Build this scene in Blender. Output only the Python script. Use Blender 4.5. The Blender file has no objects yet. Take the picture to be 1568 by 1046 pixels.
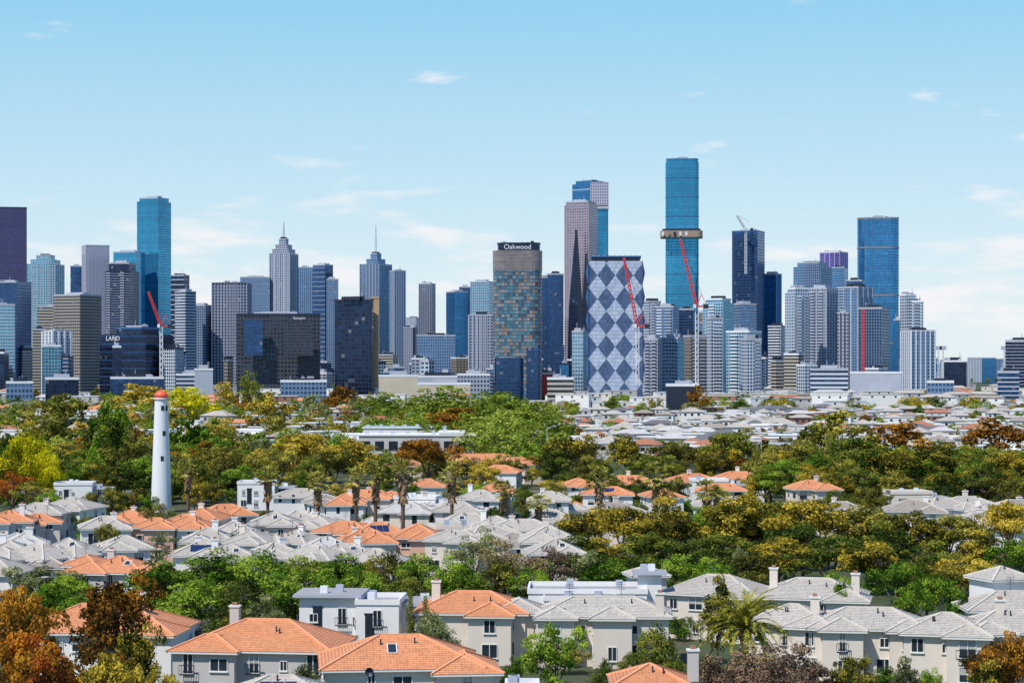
import bpy, math, random
import numpy as np
from mathutils import Vector, Matrix
rnd = random.Random(7)
F=3200.0; CX=784.0; HY=560.0; CH=35.0
def WX(x,D): return (x-CX)*D/F
def WZ(y,D): return CH+(HY-y)*D/F
def DR(y,z): return (CH-z)*F/(y-HY)     # distance at which height z is seen y down
scene=bpy.context.scene
# ------------------------------------------------------------------ materials
def newmat(name):
    m=bpy.data.materials.new(name); m.use_nodes=True
    nt=m.node_tree; nt.nodes.clear()
    out=nt.nodes.new('ShaderNodeOutputMaterial'); return m,nt,out
class NT:
    def __init__(s,nt): s.nt=nt
    def n(s,t,**k):
        nd=s.nt.nodes.new(t)
        for a,b in k.items(): setattr(nd,a,b)
        return nd
    def l(s,a,b): s.nt.links.new(a,b)
    def math(s,op,a,b=None,c=None):
        nd=s.nt.nodes.new('ShaderNodeMath'); nd.operation=op
        for i,v in enumerate((a,b,c)):
            if v is None: continue
            if isinstance(v,(int,float)): nd.inputs[i].default_value=v
            else: s.l(v,nd.inputs[i])
        return nd.outputs[0]
    def mix(s,f,a,b,bt='MIX'):
        nd=s.nt.nodes.new('ShaderNodeMixRGB'); nd.blend_type=bt
        for i,v in enumerate((f,a,b)):
            if isinstance(v,(int,float)): nd.inputs[i].default_value=v
            elif isinstance(v,tuple): nd.inputs[i].default_value=(*v,1) if len(v)==3 else v
            else: s.l(v,nd.inputs[i])
        return nd.outputs[0]
def plain(name,col,rough=.7,metal=0,noise=.15,scale=1.0,bump=0):
    m,nt,out=newmat(name); N=NT(nt)
    b=N.n('ShaderNodeBsdfPrincipled'); b.inputs['Roughness'].default_value=rough; b.inputs['Metallic'].default_value=metal
    tc=N.n('ShaderNodeTexCoord'); no=N.n('ShaderNodeTexNoise'); no.inputs['Scale'].default_value=scale; no.inputs['Detail'].default_value=5
    N.l(tc.outputs['Object'],no.inputs['Vector'])
    c=N.mix(no.outputs[0],tuple(x*(1-noise) for x in col),tuple(min(1,x*(1+noise)) for x in col))
    N.l(c,b.inputs['Base Color'])
    N.l(b.outputs[0],out.inputs[0]); return m
def facade(name,wall,glass,wu=.75,wv=.6,metal=.75,rough=.12,var=.3,palette=None,blinds=.02):
    m,nt,out=newmat(name); N=NT(nt)
    b=N.n('ShaderNodeBsdfPrincipled')
    uv=N.n('ShaderNodeUVMap'); sp=N.n('ShaderNodeSeparateXYZ'); N.l(uv.outputs[0],sp.inputs[0])
    u,v=sp.outputs[0],sp.outputs[1]
    mk=N.math('MULTIPLY',N.math('LESS_THAN',N.math('ABSOLUTE',N.math('SUBTRACT',N.math('FRACT',u),.5)),wu/2),
                        N.math('LESS_THAN',N.math('ABSOLUTE',N.math('SUBTRACT',N.math('FRACT',v),.5)),wv/2))
    oi=N.n('ShaderNodeObjectInfo')
    cb=N.n('ShaderNodeCombineXYZ'); N.l(N.math('FLOOR',u),cb.inputs[0]); N.l(N.math('FLOOR',v),cb.inputs[1]); N.l(oi.outputs['Random'],cb.inputs[2])
    wn=N.n('ShaderNodeTexWhiteNoise'); N.l(cb.outputs[0],wn.inputs[0])
    cf=N.n('ShaderNodeCombineXYZ'); N.l(N.math('FLOOR',v),cf.inputs[1]); N.l(oi.outputs['Random'],cf.inputs[2])
    wf=N.n('ShaderNodeTexWhiteNoise'); N.l(cf.outputs[0],wf.inputs[0])
    tc=N.n('ShaderNodeTexCoord'); no=N.n('ShaderNodeTexNoise'); no.inputs['Scale'].default_value=.016; no.inputs['Detail'].default_value=3
    mpp=N.n('ShaderNodeMapping'); mpp.inputs['Scale'].default_value=(1.6,1.6,.5); N.l(tc.outputs['Object'],mpp.inputs[0])
    N.l(mpp.outputs[0],no.inputs['Vector'])
    gA=tuple(x*(1-var) for x in glass); gB=tuple(min(1,x*(1+var)) for x in glass)
    if palette:
        cr=N.n('ShaderNodeValToRGB'); cr.color_ramp.interpolation='CONSTANT'
        e=cr.color_ramp.elements
        while len(e)<len(palette): e.new(.5)
        for i,(p,c) in enumerate(palette): e[i].position=p; e[i].color=(*c,1)
        N.l(wn.outputs[0],cr.inputs[0]); g=cr.outputs[0]
    else:
        g=N.mix(wn.outputs[0],gA,gB)  # pane-to-pane brightness in the colour stands in for uneven reflections
        g=N.mix(N.math('MULTIPLY',wf.outputs[0],.4),g,tuple(x*.45 for x in glass))
        st=N.math('MULTIPLY',N.math('SUBTRACT',no.outputs[0],.4),2.4); st=N.math('MAXIMUM',N.math('MINIMUM',st,1.0),0.0)
        g=N.mix(st,g,tuple(x*.45 for x in glass))  # broad darker patches painted into the glass colour as varied reflection
        if blinds: g=N.mix(N.math('MULTIPLY',N.math('GREATER_THAN',wn.outputs[0],1-blinds),.35),g,(.5,.5,.5))  # small share of windows mixed towards pale grey blinds
    wl=N.mix(no.outputs[0],tuple(x*.8 for x in wall),tuple(min(1,x*1.15) for x in wall))
    N.l(N.mix(mk,wl,g),b.inputs['Base Color'])
    N.l(N.math('MULTIPLY',mk,metal),b.inputs['Metallic'])
    N.l(N.math('SUBTRACT',.6,N.math('MULTIPLY',mk,.6-rough)),b.inputs['Roughness'])
    N.l(b.outputs[0],out.inputs[0]); return m
def tiles(name,col,dark=.6):
    m,nt,out=newmat(name); N=NT(nt)
    b=N.n('ShaderNodeBsdfPrincipled'); b.inputs['Roughness'].default_value=.75
    uv=N.n('ShaderNodeUVMap'); sp=N.n('ShaderNodeSeparateXYZ'); N.l(uv.outputs[0],sp.inputs[0])
    fv=N.math('FRACT',N.math('MULTIPLY',sp.outputs[1],1/.36))
    fu=N.math('FRACT',N.math('MULTIPLY',sp.outputs[0],1/.32))
    cb=N.n('ShaderNodeCombineXYZ'); N.l(N.math('FLOOR',N.math('MULTIPLY',sp.outputs[0],1/.32)),cb.inputs[0]); N.l(N.math('FLOOR',N.math('MULTIPLY',sp.outputs[1],1/.36)),cb.inputs[1])
    wn=N.n('ShaderNodeTexWhiteNoise'); N.l(cb.outputs[0],wn.inputs[0])
    tc=N.n('ShaderNodeTexCoord'); no=N.n('ShaderNodeTexNoise'); no.inputs['Scale'].default_value=.5; no.inputs['Detail'].default_value=6
    N.l(tc.outputs['Object'],no.inputs['Vector'])
    oi=N.n('ShaderNodeObjectInfo')
    c=N.mix(wn.outputs[0],tuple(x*.78 for x in col),tuple(min(1,x*1.14) for x in col))
    c=N.mix(N.math('MULTIPLY',no.outputs[0],.55),c,tuple(x*.55 for x in col))
    c=N.mix(N.math('MULTIPLY',oi.outputs['Random'],.4),c,tuple(x*.6 for x in col))
    gap=N.math('MULTIPLY',N.math('LESS_THAN',fv,.25),dark)
    c=N.mix(gap,c,tuple(x*.15 for x in col))
    N.l(c,b.inputs['Base Color'])
    h=N.math('ADD',N.math('MULTIPLY',N.math('SUBTRACT',1.0,fv),.7),N.math('MULTIPLY',N.math('SINE',N.math('MULTIPLY',fu,6.283)),.25))
    bp=N.n('ShaderNodeBump'); bp.inputs['Strength'].default_value=.7; bp.inputs['Distance'].default_value=.05
    N.l(h,bp.inputs['Height']); N.l(bp.outputs[0],b.inputs['Normal'])
    N.l(b.outputs[0],out.inputs[0]); return m
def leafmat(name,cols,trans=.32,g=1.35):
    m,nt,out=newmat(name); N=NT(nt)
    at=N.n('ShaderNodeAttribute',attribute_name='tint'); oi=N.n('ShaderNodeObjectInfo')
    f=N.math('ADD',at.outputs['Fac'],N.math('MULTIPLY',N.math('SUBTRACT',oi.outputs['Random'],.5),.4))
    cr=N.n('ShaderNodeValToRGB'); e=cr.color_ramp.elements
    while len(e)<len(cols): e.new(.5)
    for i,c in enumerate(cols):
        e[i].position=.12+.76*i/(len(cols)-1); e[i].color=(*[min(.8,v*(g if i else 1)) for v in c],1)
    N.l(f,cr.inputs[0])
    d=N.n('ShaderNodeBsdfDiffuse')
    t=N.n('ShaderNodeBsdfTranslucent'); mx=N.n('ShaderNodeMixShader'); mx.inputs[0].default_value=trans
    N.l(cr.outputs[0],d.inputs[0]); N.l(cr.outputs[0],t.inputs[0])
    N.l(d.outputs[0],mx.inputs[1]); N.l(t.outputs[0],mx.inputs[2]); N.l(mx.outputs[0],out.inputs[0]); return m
# ------------------------------------------------------------------ mesh builder
class MB:
    def __init__(s): s.v=[];s.f=[];s.m=[];s.uv=[];s.mats=[]
    def mi(s,mat):
        if mat not in s.mats: s.mats.append(mat)
        return s.mats.index(mat)
    def face(s,pts,mat,uvs=None):
        i=len(s.v); s.v+= [tuple(p) for p in pts]; s.f.append(tuple(range(i,i+len(pts)))); s.m.append(s.mi(mat))
        s.uv+= uvs if uvs else [(0,0)]*len(pts)
    def prism(s,pts,z0,z1,mat,top=None,bay=3.,flr=3.5,bottom=False):
        n=len(pts); V=max(1,round((z1-z0)/flr)); cum=0
        for i in range(n):
            p,q=pts[i],pts[(i+1)%n]; L=math.hypot(q[0]-p[0],q[1]-p[1])
            if n<=6: U=max(1,round(L/bay)); u0=cum; u1=cum+U
            else: u0=cum; u1=cum+L/bay
            s.face([(p[0],p[1],z0),(q[0],q[1],z0),(q[0],q[1],z1),(p[0],p[1],z1)],mat,[(u0,0),(u1,0),(u1,V),(u0,V)])
            cum=u1
        s.face([(p[0],p[1],z1) for p in pts],top or mat,[(p[0]/10,p[1]/10) for p in pts])
        if bottom: s.face([(p[0],p[1],z0) for p in reversed(pts)],top or mat)
    def box(s,c,w,d,z0,z1,rot,mat,bottom=True,top=None):
        s.prism(rect(c[0],c[1],w,d,rot),z0,z1,mat,top,bottom=bottom)
    def bar(s,a,b,t,mat):
        a=Vector(a);b=Vector(b);d=(b-a)
        if d.length<1e-6: return
        d.normalize(); up=Vector((0,0,1)) if abs(d.z)<.9 else Vector((1,0,0))
        x=d.cross(up).normalized()*t/2; y=d.cross(x).normalized()*t/2
        A=[a+x+y,a-x+y,a-x-y,a+x-y]; B=[b+x+y,b-x+y,b-x-y,b+x-y]
        for i in range(4):
            j=(i+1)%4; s.face([A[i],A[j],B[j],B[i]],mat)
        s.face(A,mat); s.face(B[::-1],mat)
    def truss(s,a,b,w,n,t,mat,w2=None):
        a=Vector(a);b=Vector(b);d=(b-a).normalized(); up=Vector((0,0,1)) if abs(d.z)<.9 else Vector((0,1,0))
        x=d.cross(up).normalized(); y=d.cross(x).normalized(); w2=w if w2 is None else w2
        prev=None
        for i in range(n+1):
            c=a.lerp(b,i/n); ww=(w+(w2-w)*i/n)/2
            cur=[c+x*ww+y*ww,c-x*ww+y*ww,c-x*ww-y*ww,c+x*ww-y*ww]
            if prev:
                for k in range(4):
                    s.bar(prev[k],cur[k],t,mat); s.bar(prev[k],cur[(k+1)%4],t*.6,mat)
            prev=cur
    def tube(s,prof,cx,cy,mat,n=24,top=True):
        for i in range(len(prof)-1):
            r0,z0=prof[i][:2]; r1,z1=prof[i+1][:2]; mm=prof[i][2] if len(prof[i])>2 else mat
            for k in range(n):
                a=2*math.pi*k/n;b=2*math.pi*(k+1)/n
                s.face([(cx+r0*math.cos(a),cy+r0*math.sin(a),z0),(cx+r0*math.cos(b),cy+r0*math.sin(b),z0),(cx+r1*math.cos(b),cy+r1*math.sin(b),z1),(cx+r1*math.cos(a),cy+r1*math.sin(a),z1)],mm,[(k,z0),(k+1,z0),(k+1,z1),(k,z1)])
    def obj(s,name,origin=None,parent=None,smooth=False):
        o0=Vector(origin) if origin else Vector((0,0,0))
        me=bpy.data.meshes.new(name)
        me.from_pydata([(a-o0.x,b-o0.y,c-o0.z) for a,b,c in s.v],[],s.f)
        for m in s.mats: me.materials.append(m)
        me.polygons.foreach_set('material_index',s.m)
        ul=me.uv_layers.new(name='UVMap'); ul.data.foreach_set('uv',[c for p in s.uv for c in p])
        me.update()
        o=bpy.data.objects.new(name,me); scene.collection.objects.link(o); o.location=o0
        if parent: o.parent=parent
        return o
def rect(cx,cy,w,d,rot=0):
    c,s=math.cos(rot),math.sin(rot)
    return [(cx+x*c-y*s,cy+x*s+y*c) for x,y in ((-w/2,-d/2),(w/2,-d/2),(w/2,d/2),(-w/2,d/2))]
def scaled(pts,o):
    cx=sum(p[0] for p in pts)/len(pts); cy=sum(p[1] for p in pts)/len(pts)
    out=[]
    for p in pts:
        d=math.hypot(p[0]-cx,p[1]-cy); k=(d+o)/d
        out.append((cx+(p[0]-cx)*k,cy+(p[1]-cy)*k))
    return out
# ------------------------------------------------------------------ palette
M={}
M['navy']=facade('navy_curtain_wall',(.02,.05,.12),(.045,.12,.30),.86,.8)
M['black']=facade('black_curtain_wall',(.012,.02,.045),(.025,.055,.13),.9,.82,var=.5)
M['teal']=facade('teal_glass',(.025,.15,.30),(.055,.38,.64),.86,.80,var=.16,blinds=0)
M['blue']=facade('blue_glass',(.03,.11,.26),(.055,.28,.58),.84,.78,var=.2,blinds=0)
M['steel']=facade('steel_blue_facade',(.17,.25,.40),(.07,.20,.40),.7,.62)
M['lav']=facade('pale_concrete_facade',(.34,.37,.46),(.08,.14,.26),.6,.55)
M['lavfine']=facade('lavender_stone_facade',(.42,.42,.52),(.24,.26,.40),.5,.6,var=.2,blinds=0)
M['white']=facade('white_apartment_facade',(.50,.56,.65),(.07,.17,.30),.66,.62)
M['whiteband']=facade('white_band_facade',(.54,.58,.66),(.04,.10,.22),1.1,.52)
M['cream']=facade('cream_band_facade',(.46,.42,.34),(.07,.09,.14),1.1,.5)
M['taupe']=facade('taupe_office_facade',(.27,.23,.19),(.06,.07,.09),.75,.5)
M['brown']=facade('dark_brown_facade',(.06,.06,.075),(.025,.06,.11),.7,.6,var=.6,blinds=0)
M['grid']=facade('dark_grid_facade',(.28,.31,.40),(.03,.06,.14),.74,.7)
M['pteal']=facade('pale_teal_facade',(.34,.48,.60),(.08,.32,.48),.78,.62)
M['pink']=facade('pink_grey_facade',(.40,.33,.38),(.30,.26,.35),.8,.7,var=.2,blinds=0)
M['violet']=facade('violet_facade',(.16,.12,.42),(.17,.14,.52),.8,.7)
M['purple']=facade('plum_facade',(.05,.055,.14),(.085,.08,.21),.7,.6,var=.2,blinds=0)
M['mosaic']=facade('mosaic_panel_facade',(.10,.13,.18),(.1,.1,.1),.9,.80,metal=.25,rough=.3,
   palette=[(0,(.07,.17,.24)),(.24,(.09,.25,.34)),(.44,(.30,.23,.21)),(.60,(.35,.30,.29)),(.70,(.06,.09,.14)),(.82,(.22,.31,.36)),(.93,(.36,.20,.12))])
M['mosaictop']=facade('pink_panel_facade',(.22,.20,.22),(.32,.27,.27),.9,.80,metal=.2,rough=.35,var=.3,blinds=0)
def diamonds():
    m,nt,out=newmat('diamond_panel_facade'); N=NT(nt); b=N.n('ShaderNodeBsdfPrincipled')
    uv=N.n('ShaderNodeUVMap'); sp=N.n('ShaderNodeSeparateXYZ'); N.l(uv.outputs[0],sp.inputs[0])
    u=N.math('DIVIDE',sp.outputs[0],15.6); v=N.math('DIVIDE',sp.outputs[1],20.5)
    s=N.math('ADD',N.math('FLOOR',N.math('ADD',u,v)),N.math('FLOOR',N.math('SUBTRACT',u,v)))
    k=N.math('LESS_THAN',N.math('FRACT',N.math('MULTIPLY',N.math('ADD',s,100.0),.5)),.25)
    ln=N.math('LESS_THAN',N.math('FRACT',N.math('DIVIDE',sp.outputs[1],3.4)),.18)
    ln2=N.math('LESS_THAN',N.math('FRACT',N.math('DIVIDE',sp.outputs[0],1.95)),.12)
    cb=N.n('ShaderNodeCombineXYZ'); N.l(N.math('FLOOR',N.math('DIVIDE',sp.outputs[0],1.95)),cb.inputs[0]); N.l(N.math('FLOOR',N.math('DIVIDE',sp.outputs[1],3.4)),cb.inputs[1])
    wn=N.n('ShaderNodeTexWhiteNoise'); N.l(cb.outputs[0],wn.inputs[0])
    lt=N.mix(wn.outputs[0],(.36,.42,.56),(.50,.57,.72)); dk=N.mix(wn.outputs[0],(.045,.085,.18),(.09,.14,.28))
    c=N.mix(k,dk,lt); c=N.mix(N.math('MULTIPLY',N.math('MAXIMUM',ln,ln2),.4),c,(.05,.07,.12))
    N.l(c,b.inputs['Base Color']); b.inputs['Roughness'].default_value=.3
    N.l(b.outputs[0],out.inputs[0]); return m
M['diamond']=diamonds()
roofgrey=plain('flat_roof_membrane',(.3,.3,.31),.9,scale=.2)
conc=plain('pale_concrete',(.40,.42,.48),.8,scale=.3)
darkm=plain('dark_metal',(.03,.04,.065),.4,.4,scale=.3)
whitep=plain('white_paint',(.72,.74,.78),.5,noise=.05,scale=.4)
lightgrey=plain('light_grey_cladding',(.40,.44,.53),.6,scale=.2)
redp=plain('red_crane_paint',(.62,.05,.06),.5,scale=.3)
gold=plain('gold_cladding',(.36,.27,.20),.45,.2,scale=.2)
tan=plain('tan_stone',(.46,.32,.17),.7,scale=.1)
bluem=plain('blue_metal',(.05,.14,.34),.4,.3)
# ------------------------------------------------------------------ towers
def frame_at(x,D):
    th=math.atan((x-CX)/F); return (math.cos(th),-math.sin(th)),(math.sin(th),math.cos(th))
def footprint(x0,x1,D,split,side,depth,rounded,asp):
    W=(x1-x0)*D/F; xc={'R':x0+(1-split)*(x1-x0),'L':x0+split*(x1-x0)}[side] if split else (x0+x1)/2
    er,ef=frame_at(xc,D); C=(WX(xc,D),D)
    def L(a,b): return (C[0]+a*er[0]+b*ef[0],C[1]+a*er[1]+b*ef[1])
    if not split:
        if rounded:
            pts=[];r=rounded; w=W/2; d=depth
            for (cx,cy,a0) in ((-w+r,r,180),(w-r,r,270),(w-r,d-r,0),(-w+r,d-r,90)):
                for k in range(6):
                    a=math.radians(a0+k*18); pts.append(L(cx+r*math.cos(a),cy+r*math.sin(a)))
            return pts,0
        return [L(-W/2,0),L(W/2,0),L(W/2,depth),L(-W/2,depth)],0
    a=math.atan(split/(1-split)/asp); L1=(1-split)*W/math.cos(a); L2=split*W/math.sin(a); c,s=math.cos(a),math.sin(a)
    if side=='R': return [L(-L1*c,L1*s),L(0,0),L(L2*s,L2*c),L(L2*s-L1*c,L2*c+L1*s)],0
    return [L(-L2*s,L2*c),L(0,0),L(L1*c,L1*s),L(L1*c-L2*s,L1*s+L2*c)],1
def tower(name,x0,x1,yt,D,mat,split=0,side='R',depth=28,rounded=0,asp=1.,bay=3.,flr=3.6,slabs=None,fins=None,balc=None,parapet=True,plant=True,side_mat=None,steps=None,mast=None,ybase=None,cap=None):
    b=MB(); pts,fi=footprint(x0,x1,D,split,side,depth,rounded,asp)
    z1=WZ(yt,D); z0=0 if ybase is None else WZ(ybase,D); mm=M[mat] if isinstance(mat,str) else mat
    b.prism(pts,z0,z1,mm,roofgrey,bay,flr)
    if side_mat and split:
        k=1 if fi==0 else 0; p,q=pts[k],pts[(k+1)%4]; e=.6
        dx,dy=q[0]-p[0],q[1]-p[1]; l=math.hypot(dx,dy); nx,ny=dy/l*e,-dx/l*e
        U=round(l/bay);V=round((z1-z0)/flr)
        b.face([(p[0]+nx,p[1]+ny,z0),(q[0]+nx,q[1]+ny,z0),(q[0]+nx,q[1]+ny,z1),(p[0]+nx,p[1]+ny,z1)],M[side_mat] if isinstance(side_mat,str) else side_mat,[(0,0),(U,0),(U,V),(0,V)])
    if slabs:
        ev,o,t,sm=slabs; z=z0+ev*flr; P=scaled(pts,o)
        while z<z1-1: b.prism(P,z-t/2,z+t/2,sm,bottom=True); z+=ev*flr
    if fins:
        sp,o,w,fm=fins
        for i in range(len(pts)):
            p,q=pts[i],pts[(i+1)%len(pts)]; l=math.hypot(q[0]-p[0],q[1]-p[1]); n=max(1,round(l/sp)); ang=math.atan2(q[1]-p[1],q[0]-p[0])
            for k in range(n+1):
                t=k/n; cx=p[0]+(q[0]-p[0])*t; cy=p[1]+(q[1]-p[1])*t
                cx+=math.sin(ang)*o/2; cy-=math.cos(ang)*o/2
                b.box((cx,cy),w,o,z0,z1+.6,ang,fm)
    if balc:
        p,q=pts[fi],pts[(fi+1)%len(pts)]; ang=math.atan2(q[1]-p[1],q[0]-p[0]); l=math.hypot(q[0]-p[0],q[1]-p[1])
        for f0,f1,bm in balc:
            z=z0+flr
            while z<z1-2:
                t=(f0+f1)/2; cx=p[0]+(q[0]-p[0])*t+math.sin(ang)*.8; cy=p[1]+(q[1]-p[1])*t-math.cos(ang)*.8
                b.box((cx,cy),l*(f1-f0),1.6,z,z+.3,ang,bm)
                b.box((cx+math.sin(ang)*.76,cy-math.cos(ang)*.76),l*(f1-f0)*.98,.08,z+.3,z+1.3,ang,bm)
                z+=flr
    top=z1; P=pts
    if steps:
        for sc,yy in steps:
            cx=sum(p[0] for p in pts)/len(pts); cy=sum(p[1] for p in pts)/len(pts)
            P=[(cx+(p[0]-cx)*sc,cy+(p[1]-cy)*sc) for p in pts]; zz=WZ(yy,D); b.prism(P,top,zz,mm,roofgrey,bay,flr); top=zz
    if parapet:
        Q=scaled(P,.35); cm=M[cap] if isinstance(cap,str) else (cap or conc)
        n=len(P); Pi=scaled(P,-.25)
        for i in range(n):
            a,c=Q[i],Q[(i+1)%n]; a2,c2=Pi[i],Pi[(i+1)%n]
            b.face([(a[0],a[1],top-.8),(c[0],c[1],top-.8),(c[0],c[1],top+1.1),(a[0],a[1],top+1.1)],cm)
            b.face([(c2[0],c2[1],top),(a2[0],a2[1],top),(a2[0],a2[1],top+1.1),(c2[0],c2[1],top+1.1)],cm)
            b.face([(a[0],a[1],top+1.1),(c[0],c[1],top+1.1),(c2[0],c2[1],top+1.1),(a2[0],a2[1],top+1.1)],cm)
    cx=sum(p[0] for p in P)/len(P); cy=sum(p[1] for p in P)/len(P); W=(x1-x0)*D/F*(steps[-1][0] if steps else 1)
    if plant:
        ang=math.atan2(pts[1][1]-pts[0][1],pts[1][0]-pts[0][0])
        b.box((cx,cy),W*.45,min(12,depth*.4),top,top+rnd.uniform(2.5,4.5),ang,rnd.choice([lightgrey,darkm,conc]))
        for k in range(3):
            b.box((cx+rnd.uniform(-.28,.28)*W,cy+rnd.uniform(-4,4)),W*rnd.uniform(.06,.15),3,top,top+rnd.uniform(1.5,3.2)+1,ang,rnd.choice([lightgrey,conc,darkm]))
        for k in range(2):
            x=cx+rnd.uniform(-.3,.3)*W; b.bar((x,cy,top),(x,cy,top+rnd.uniform(4,9)),.35,lightgrey)
    if mast:
        zt=WZ(mast,D); h=zt-top; b.truss((cx,cy,top),(cx,cy,top+h*.55),min(5,W*.16),6,.55,lightgrey,2.2)
        b.truss((cx,cy,top+h*.55),(cx,cy,top+h*.85),2.0,4,.4,lightgrey,1.2); b.bar((cx,cy,top+h*.8),(cx,cy,zt),.9,lightgrey)
        for q in (.3,.55,.72): b.box((cx,cy),W*.16*(1.3-q),W*.16*(1.3-q),top+h*q,top+h*q+1.2,0,lightgrey)
    o=b.obj(name,origin=(pts[0][0],pts[0][1],0)); return o,pts,fi,z1
OT='office_tower'; AT='apartment_tower'; GS='glass_skyscraper'
tower(OT,-40,40,318,3300,'purple',.0,depth=40,flr=4,cap=darkm,plant=False)
tower(GS,-30,48,432,2500,'navy',.3,'R',flr=3.8,slabs=(2,.3,.4,bluem))
tower(OT,-20,22,467,2300,'pteal',0,bay=2.5,slabs=(1,.3,.4,lightgrey))
tower(OT,42,98,404,3500,'pteal',.25,'R',bay=4,flr=4,steps=[(.8,397),(.5,391)],fins=(9,.6,1.,lightgrey))
tower(OT,108,126,408,3600,'navy')
tower(OT,125,167,376,3350,'lavfine',.15,'L',flr=3.2,bay=2.2,cap=lightgrey,plant=False)
tower(OT,174,222,386,3250,'teal',.3,'R',flr=4)
tower(AT,162,213,415,2800,'black',.25,'R',flr=3.3,balc=[(.05,.2,lightgrey),(.6,.75,lightgrey)],slabs=(1,.25,.4,lightgrey),steps=[(.8,403)])
o,p,fi,z=tower(GS,210,262,308,3300,'teal',.38,'R',flr=4,bay=2.4,cap='pteal',steps=[(.86,303)])
tower(OT,58,118,470,2350,'cream',.12,'R',flr=3.3)
tower(OT,83,155,452,2300,'taupe',.45,'R',flr=3.4,bay=2.6,slabs=(1,.25,.5,conc))
tower(AT,50,70,505,2150,'cream',flr=3)
tower(AT,66,108,508,2050,'white',.35,'L',flr=3.1,fins=(7,1.2,2.2,whitep))
o,p,fi,z=tower(OT,153,266,512,2050,'black',.38,'R',flr=4,slabs=(2,.3,.5,bluem),cap=bluem,steps=[(.55,502)])
def sign(text,par,p,q,z,size,mat,t=.5):
    cu=bpy.data.curves.new('sign_lettering','FONT'); cu.body=text; cu.size=size; cu.extrude=.15; cu.align_x='CENTER'; cu.materials.append(mat)
    ob=bpy.data.objects.new('sign_lettering',cu); scene.collection.objects.link(ob)
    ang=math.atan2(q[1]-p[1],q[0]-p[0]); x=p[0]+(q[0]-p[0])*t+math.sin(ang)*.8; y=p[1]+(q[1]-p[1])*t-math.cos(ang)*.8
    ob.rotation_euler=(math.pi/2,0,ang); ob.location=Vector((x,y,z))-par.location; ob.parent=par
sign('LAND',o,p[0],p[1],z-6.,6,whitep,.3)
tower(OT,262,290,422,3000,'black',.3,'R',slabs=(2,.3,.8,whitep))
tower(OT,268,300,447,2850,'whiteband',.5,'L',flr=4)
tower(OT,288,326,468,2900,'steel',.3,'R',slabs=(1,.3,.5,lightgrey))
tower(OT,325,385,434,2900,'grid',.12,'R',flr=4.2,bay=4,fins=(4.5,.7,.6,lightgrey),cap='black')
tower(OT,368,413,425,3300,'steel',0,flr=4,slabs=(1,.3,.5,lightgrey))
tower(OT,413,456,388,3300,'lav',.3,'R',flr=3.8,bay=3.4,fins=(9,.8,1.5,lightgrey),steps=[(.82,381),(.6,374),(.34,366)],mast=338)
tower(OT,456,480,410,3400,'steel',0,fins=(3,.4,.6,lightgrey))
tower(OT,479,510,406,3250,'navy',.4,'R',slabs=(2,.3,.6,lightgrey))
tower(OT,500,518,428,3150,'steel',0,slabs=(1,.3,.5,lightgrey))
o,p,fi,z=tower(OT,363,490,482,2000,'brown',0,depth=30,flr=4,bay=3.5,cap=darkm)
sign('Seaspin',o,p[0],p[1],z-4.5,4,whitep,.75)
tower(OT,374,402,490,1985,'navy',0,depth=5,flr=3.5,ybase=545,plant=False,parapet=False)
tower(OT,434,480,492,1985,'brown',0,depth=5,flr=3,bay=2,ybase=545,plant=False,parapet=False)
tower(GS,512,572,460,1950,'black',.04,'R',flr=3.8,bay=3.6,cap=darkm,asp=.1)
tower(OT,568,580,456,1962,tan,0,depth=30,plant=False,cap=tan)
tower(OT,551,600,404,3400,'steel',.4,'R',flr=3.8,fins=(6,.5,1,lightgrey),steps=[(.6,396),(.34,388)],mast=342)
tower(OT,597,621,415,3300,'steel',.3,'L',fins=(4,.5,.8,lightgrey))
tower(OT,617,632,502,3200,'lav')
tower(OT,641,667,435,3300,'grid',.25,'R',flr=3.6,bay=3.5)
tower(OT,683,716,447,3300,'blue',.4,'L')
tower(OT,703,722,440,3400,'navy')
tower(OT,720,756,432,2900,'pteal',.2,'R',slabs=(1,.3,.5,lightgrey))
tower(AT,718,757,483,2400,'lav',0,bay=4,fins=(4.5,1.,1.,conc))
tower(OT,638,697,514,2800,'steel',0,flr=4)
o,p,fi,z=tower(AT,755,830,384,1850,'mosaic',0,depth=26,rounded=9,flr=3.1,bay=2.5,parapet=False,plant=False,slabs=(1,.12,.22,darkm))
b=MB(); P,_=footprint(762,827,1852,0,'R',22,7,1); b.prism(P,z,WZ(372,1852),M['black'],roofgrey,4,4)
b.prism(scaled(p,.3),WZ(414,1850),z+.3,M['mosaictop'],roofgrey,2.5,3.1,True)
P2=scaled(P,.5); b.prism(P2,WZ(374,1852),WZ(371.5,1852),darkm,bottom=True)
for k in range(7): b.box((WX(772+k*7.2,1860),1866),3.,5,WZ(372,1852),WZ(372-rnd.uniform(1,4.5),1852),0,rnd.choice([darkm,lightgrey]))
c=b.obj('crown'); c.parent=o; c.location=-o.location
sign('Oakwood',o,p[3],p[8],z+1.5,6,whitep,.5)
b=MB(); P,_=footprint(758,802,1847,0,'R',8,5,1); b.prism(P,0,WZ(548,1847),M['navy'],roofgrey,3.4,3.1); P,_=footprint(806,826,1847,0,'R',4,1.5,1); b.prism(P,0,WZ(532,1847),M['navy'],roofgrey,2.5,3.2); c=b.obj('glass_bay'); c.parent=o; c.location=-o.location
tower(OT,828,840,425,2900,'navy'); tower(OT,838,863,420,2800,'navy',0)
tower(AT,864,915,314,2500,'pink',.26,'R',flr=3.2,bay=3,steps=[(.9,309)],cap=lightgrey)
b=MB()
def fac(x,y,D): return (WX(x,D),D,WZ(y,D))
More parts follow.
